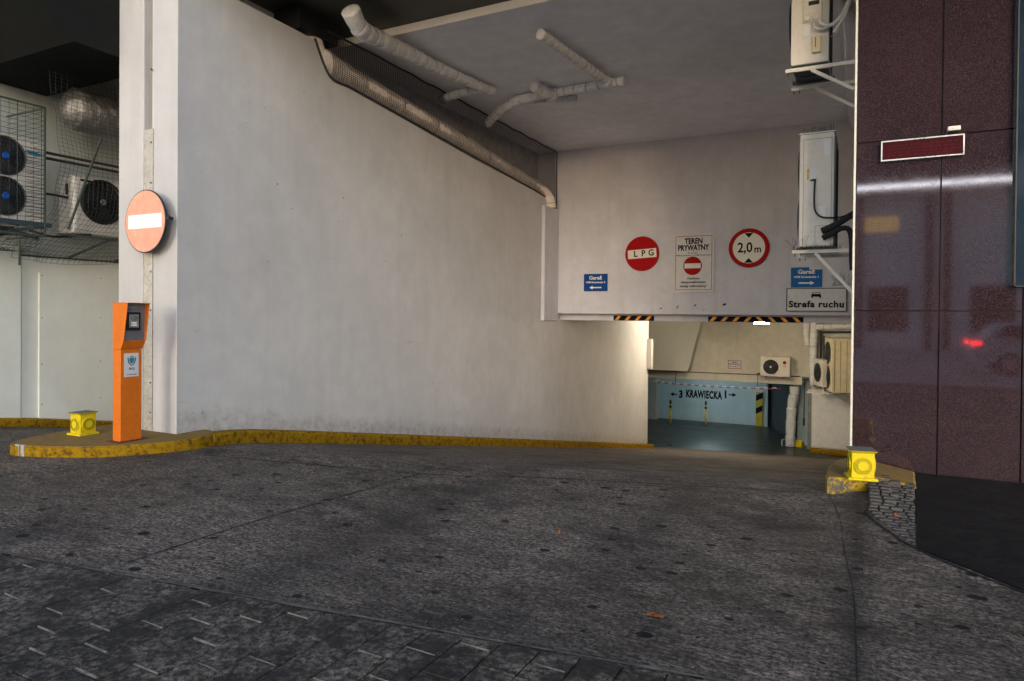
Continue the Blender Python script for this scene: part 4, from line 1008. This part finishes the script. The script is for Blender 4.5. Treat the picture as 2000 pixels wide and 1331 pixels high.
# dark side wall
mb = MB(); d = Vector((-3.07+4.36, 32.68-36.0, 0)).normalized(); mb.prism([(-4.33, 35.9), (-2.9, 32.2), (-2.6, 32.3), (-4.0, 36.0)], FZ, -.93, 'z')
tag(mb.build('dark_shutter', simple('dark_blue_grey_wall', (.055, .075, .09), .6, var=.2, scale=1)), 'dark blue grey wall slanting away deep in the garage', 'wall')
# right hand garage wall with its return
gw = empty('garage_side_wall', (-1.2, 29.6, FZ), 'white garage wall under the inner air conditioners', 'wall'); og = Vector((1.2, -29.6, -FZ))
mb = MB(); mb.box(-1.93, 0, 29.6, 30.2, -3.9, 2.0); q = mb.build('wall', plaster('dirty_white_plaster', (.60, .61, .60), 1.2, .4), gw); q.location = og
mb = MB(); mb.box(-2.10, -1.935, 30.05, 31.0, -3.9, -1.0); q = mb.build('wall_return', simple('shaded_side_grey', (.24, .25, .26), .8), gw); q.location = og  # grey colour paints in the shaded side next to the white pier
mb = MB(); mb.box(-2.55, -2.12, 30.9, 31.3, -3.9, -1.0); q = mb.build('inner_pier', 'plaster_blue', gw); q.location = og
mb = MB(); mb.box(-1.90, -.2, 29.585, 29.597, -3.5, -1.35); q = mb.build('wall_sheet', 'white', gw, bevel=.003); q.location = og
mb = MB(); mb.box(-2.33, -2.26, 30.86, 30.895, -2.9, -2.6); mb.box(-2.31, -2.28, 30.87, 30.895, -2.6, -1.1); q = mb.build('switch_box', 'black', gw); q.location = og
# white duct down to the floor
lagged('lagged_duct', [([(-2.62, 30.2, -1.2), (-2.62, 30.25, -1.5), (-2.70, 30.3, -1.9), (-2.74, 30.3, -2.6), (-2.76, 30.3, -3.45), (-2.76, 30.3, -3.70)], .19)], 'lagging', 'thick pale wrapped duct standing beside the garage opening', 'duct', wrap=.5)
lagged('lagged_pipe', [([(-2.14, 29.4, 1.50), (-2.14, 29.4, .95), (-2.08, 29.4, .50)], .12), ([(-1.84, 29.4, 1.50), (-1.86, 29.4, .8), (-1.87, 29.4, .0), (-1.85, 29.4, -.9), (-1.78, 29.35, -1.02)], .15)], 'lagging', 'pair of vertical wrapped pipes inside the garage mouth', wrap=.3)
lagged('lagged_pipe', [([(-1.86, 29.38, 1.24), (-1.3, 29.4, 1.26), (-.42, 29.4, 1.30)], .12)], 'lagging', 'level wrapped pipe under the beam right of the garage mouth', wrap=.35)
hose('black_pipes', [([(-1.60, 29.3, -.10), (-1.60, 29.3, .98), (-1.55, 29.3, 1.04), (-.42, 29.3, 1.08)], .035), ([(-1.48, 29.3, -.10), (-1.48, 29.3, .90)], .03), ([(-2.3, 29.4, 1.42), (-1.2, 29.38, 1.43), (-.42, 29.4, 1.44)], .03),
                     ([(-1.7, 29.2, -.98), (-1.2, 29.1, -1.12), (-.9, 29.1, -1.15), (-.42, 29.1, -1.2)], .035)], 'black', 'black pipes framing the inner air conditioners', 'pipes')
hose('drain_pipes', [([(-1.6, 29.3, -1.05), (-1.58, 29.3, -1.35), (-1.5, 29.3, -1.42), (-1.44, 29.3, -1.3), (-1.44, 29.3, -1.1)], .035), ([(-.92, 29.1, -1.15), (-.9, 29.1, -1.38), (-.75, 29.1, -1.55), (-.5, 29.1, -1.6)], .035), ([(-3.05, 30.05, -3.68), (-3.05, 30.05, -3.45), (-2.95, 30.05, -3.42)], .02)], 'cable', 'small white drain pipes curling below the inner units', 'pipes')
# inner air conditioners
a3 = ac_unit('air_conditioner', 1.13, .82, .40, (-3.30, 29.72, -.83), 0, 'white air conditioner with a red round logo on the inner wall', [(-.16, .42, .29)], 'cream2', hubm='silver', wm='black')
mb = MB(); mb.disc((.36, .61), .07, -.212, -.2072, 'y', 20); mb.build('logo_disc', 'red', a3)
q = text_mb([('LG', .36, .47, .07, .02, 1)]); q = q.build('logo_letters', simple('grey_print', (.15, .13, .13), .6), a3); q.location = (0, -.2085, 0)
a4 = ac_unit('air_conditioner', .95, 1.05, .34, (-1.50, 28.75, -1.05), R(-68), 'small dim air conditioner left of the yellowed unit', [(.0, .56, .36)], 'cream2', hubm='dark', wm='coil')
a5 = ac_unit('air_conditioner', 1.15, 2.02, .75, (-.92, 28.35, -1.18), R(-74), 'large yellowed two fan air conditioner beside the granite edge', [(-.05, 1.47, .42), (-.05, .56, .42)], 'yellow_casing', hubm='dark', wm='coil')
mb = MB(); mb.box(.577, .585, -.30, -.28, .08, 1.95); mb.box(.577, .585, -.10, -.09, .08, 1.95); mb.box(.577, .585, .12, .13, .08, 1.95); mb.build('panel_seams', 'dark', a5)
mb = MB(); mb.box(-2.0, 0, 28.0, 28.06, -1.23, -1.185); mb.box(-2.0, 0, 28.8, 28.86, -1.23, -1.185); tag(mb.build('shelf_rails', 'cable'), 'pale rails carrying the inner air conditioners', 'rails')
# notice inside
ns = sign_root('notice_board', -4.96, 29.98, -.41, 'tiny red framed notice on the inner beige wall')
mb = MB(); mb.box(-.29, .29, -.012, 0, -.2, .2); mb.build('plate', 'sign_grey', ns)
mb = MB()
for b_ in ((-.27, .27, .155, .18), (-.27, .27, -.18, -.155), (-.27, -.245, -.1548, .1548), (.245, .27, -.1548, .1548)): mb.box(b_[0], b_[1], -.015, -.0122, b_[2], b_[3])
mb.build('red_border', 'red_dark', ns)
q = text_mb([('TEREN', 0, .09, .06, .03, 1), ('PRYWATNY', 0, .01, .06, .03, 1), ('wstęp wzbroniony', 0, -.08, .045, .02, .9)]).build('lettering', 'ink', ns); q.location = (0, -.0135, 0)
# lamp
def lamp(x, y, z, rz, mat, label, L=.9, group=None):
    g = empty('tube_lamp', (x, y, z), label, 'lamp', rz, group)
    mb = MB(); mb.box(-L/2-.03, L/2+.03, -.07, .07, .0, .06); mb.build('housing', 'white', g, bevel=.006)
    mb = MB(); mb.tube([(-L/2, 0, -.035), (L/2, 0, -.035)], .032, 12); mb.build('tube', mat, g)
    return g
lamp(-3.02, 23.2, 1.46, 0, 'tube_warm', 'glowing tube lamp just under the hazard tape in the garage mouth', .44)
lamp(-5.2, 24.9, 1.64, R(90), emit('bright_tube', (1, .86, .62), 170), 'warm tube lamp behind the header beam near the end of the long wall', 1.2)
lamp(-6.5, 32.6, -1.02, 0, 'tube_cool', 'cool tube lamp on the low ceiling of the deep garage', 1.2)
# height chain
ch = MB(); c2 = MB(); n = 64
for i in range(n):
    t = i/n; x = -8.27+t*5.24; z = -1.27+.01*math.sin(t*math.pi)*-6; zz = z+(.02 if i % 2 else -.02)
    (ch if (i//2) % 2 else c2).tube([(x-.045, 29.5, z+.03*math.sin(i*1.57)), (x+.045, 29.5, z+.03*math.sin((i+1)*1.57))], .022, 6)
cr = empty('clearance_chain', (-5.6, 29.5, -1.27), 'red and white plastic chain hung across the deep garage opening', 'chain')
q = ch.build('red_links', 'chain_red', cr); q.location = (5.6, -29.5, 1.27); q = c2.build('white_links', 'white', cr); q.location = (5.6, -29.5, 1.27)
mb = MB()
for x in (-7.33, -3.96): mb.tube([(x, 29.5, -.72), (x, 29.5, -1.27)], .014, 6); mb.box(x-.03, x+.03, 29.48, 29.9, -.74, -.70)
q = mb.build('hangers', 'pipe_dark', cr); q.location = (5.6, -29.5, 1.27)
# bollards
MT['bol_y'] = simple('yellow_bollard_paint', (.62, .45, .03), .5)
for k, (x, y, lb) in enumerate(((-8.60, 33.6, 'left one of two slim yellow bollards before the far garage wall'), (-6.98, 34.1, 'right one of two slim yellow bollards before the far garage wall'))):
    g = empty('bollard', (x, y, FZ), lb, 'bollard', 0, 'bollards deep in the garage')
    mb = MB(); mb.tube([(0, 0, 0), (0, 0, .78)], .05, 10); mb.build('post', 'bol_y', g)
    mb = MB(); mb.tube([(0, 0, .79), (0, 0, .93)], .055, 10); mb.tube([(0, 0, 1.0), (0, 0, 1.12), (0, 0, 1.2)], [.055, .055, .03], 10); mb.build('black_band', 'black', g)
    mb = MB(); mb.tube([(0, 0, .93), (0, 0, 1.0)], .05, 10); mb.build('yellow_band', 'bol_y', g)
    mb = MB(); mb.box(-.09, .09, -.09, .09, 0, .012); mb.build('foot_plate', 'dark', g)

# ------------------------------------------------------------------ leaves
def leaf(x, y, s, label, seed):
    rp = random.Random(seed); mb = MB()
    for k in range(3):
        M = Matrix.Translation((rp.uniform(-.03, .03)*s/.05, rp.uniform(-.015, .015), .006)) @ Euler((rp.uniform(-.4, .4), rp.uniform(-.4, .4), rp.uniform(0, 6.3))).to_matrix().to_4x4()
        n = 7; P = []
        for i in range(n+1):
            t = i/n; w = s*.38*math.sin(math.pi*t)**.7*(1+.3*math.sin(i*2.1)); P += [(t*s-s/2, -w, .012*math.sin(t*4)), (t*s-s/2, 0, .004), (t*s-s/2, w, .014*math.cos(t*3))]
        fs = []
        for i in range(n): fs += [(3*i, 3*i+3, 3*i+4, 3*i+1), (3*i+1, 3*i+4, 3*i+5, 3*i+2)]
        mb.add(P, fs, M, True)
    return tag(mb.build('dry_leaf', 'leaf', loc=(x, y, .004)), label, 'leaf')
leaf(-.98, 3.56, .05, 'crumpled brown dry leaf on the foreground road', 1)
leaf(.22, 6.33, .045, 'small orange leaf lying on the cobbles', 2)
leaf(-2.0, 4.62, .022, 'tiny reddish leaf in the middle of the road', 5)

# ------------------------------------------------------------------ street behind the camera (seen mirrored in the granite)
hb = empty('street_house', (0, -28, 0), 'tall narrow house across the street mirrored in the granite', 'building')
mb = MB(); mb.box(-1.5, 13, 0, 3, 0, 8.1); mb.build('ground_floor', 'street_plaster', hb)
mb = MB(); mb.box(-1.5, 13, .05, 3, 8.1, 24); mb.build('upper_floors', 'street_dark', hb)
mb = MB(); mb.box(-1.6, 13.1, 3.0, 4.2, 8.15, 8.6); mb.build('cornice', 'bright_white', hb, bevel=.03)
mb = MB(); mb.box(-1.0, 12.5, 4.21, 4.28, 8.30, 8.46); mb.build('added_glow_strip', emit('added_streak_glow', (.95, .92, 1), 3.2), hb)  # added emissive strip, mirrored as the bright streak in the granite
mb = MB()
for a_ in (-.6, 2.6, 3.4, 7.2, 8.0, 11.8): mb.box(a_, a_+.35, 3.0, 3.25, 0, 8.1)
mb.build('pilasters', 'street_dark', hb)
for i in range(3):
    mb = MB(); x = 0+i*4.6; mb.box(x, x+1.9, 3.0, 3.03, .9, 3.3); mb.build('window', 'car_glass', hb)
    mb = MB(); mb.box(x, x+1.4, 3.0, 3.03, 9.3, 11.5); mb.build('window', 'car_glass', hb)
mb = MB(); mb.box(-.2, 1.4, 3.0, 3.04, 6.2, 7.0); mb.build('lit_window', 'lit_window', hb)
mb = MB(); mb.box(-60, 60, -2.6, -2.2, -.05, .08); struct(mb.build('street_kerb', simple('pale_kerb', (.40, .37, .32), .8)))
mb = MB(); mb.box(-60, 60, -80, -2.62, -.05, .012); struct(mb.build('street_paving', simple('pale_street_paving', (.40, .38, .35), .85, var=.2, scale=1)))
emit_none = simple('bright_trim', (.95, .95, .95), .3, var=.02)
car = empty('parked_car', (4.95, -8.2, 0), 'silver estate car with a red tail lamp mirrored in the polished granite', 'car')
body = [(-2.2, .35), (-2.25, .75), (-2.18, .98), (-1.95, 1.05), (-1.75, 1.42), (-1.45, 1.52), (.2, 1.50), (.95, 1.02), (2.05, .88), (2.25, .6), (2.2, .33)]
mb = MB(); mb.prism(body, -.86, .86, 'y'); mb.build('body', 'car_paint', car, bevel=.07, seg=3)
mb = MB(); mb.prism([(-1.72, 1.07), (-1.55, 1.38), (-1.35, 1.44), (.12, 1.43), (.72, 1.05)], -.875, .875, 'y'); mb.build('side_windows', 'car_glass', car, bevel=.02)
for x in (-1.35, 1.4):
    for s_ in (-1, 1):
        mb = MB(); mb.disc((x, .33), .33, s_*.70, s_*.89, 'y', 28); wh = mb.build('wheel', 'tyre', car, bevel=.03)
        mb = MB(); mb.disc((x, .33), .21, s_*.885, s_*.90, 'y', 20); mb.build('rim', 'silver', wh)
mb = MB(); wl = [(-1.75, .87, 1.05), (-1.56, .885, 1.42), (-1.34, .885, 1.475), (.14, .885, 1.465), (.76, .885, 1.04)]; mb.tube([(a, b+.002, c) for a, b, c in wl]+[(-1.75, .887, 1.05)], .022, 6); mb.build('window_trim', emit_none, car)
for s_ in (-1, 1):
    mb = MB(); mb.box(-2.27, -2.02, s_*.76-.10, s_*.76+.11, .86, .96); mb.build('tail_lamp', 'tail', car, bevel=.02)
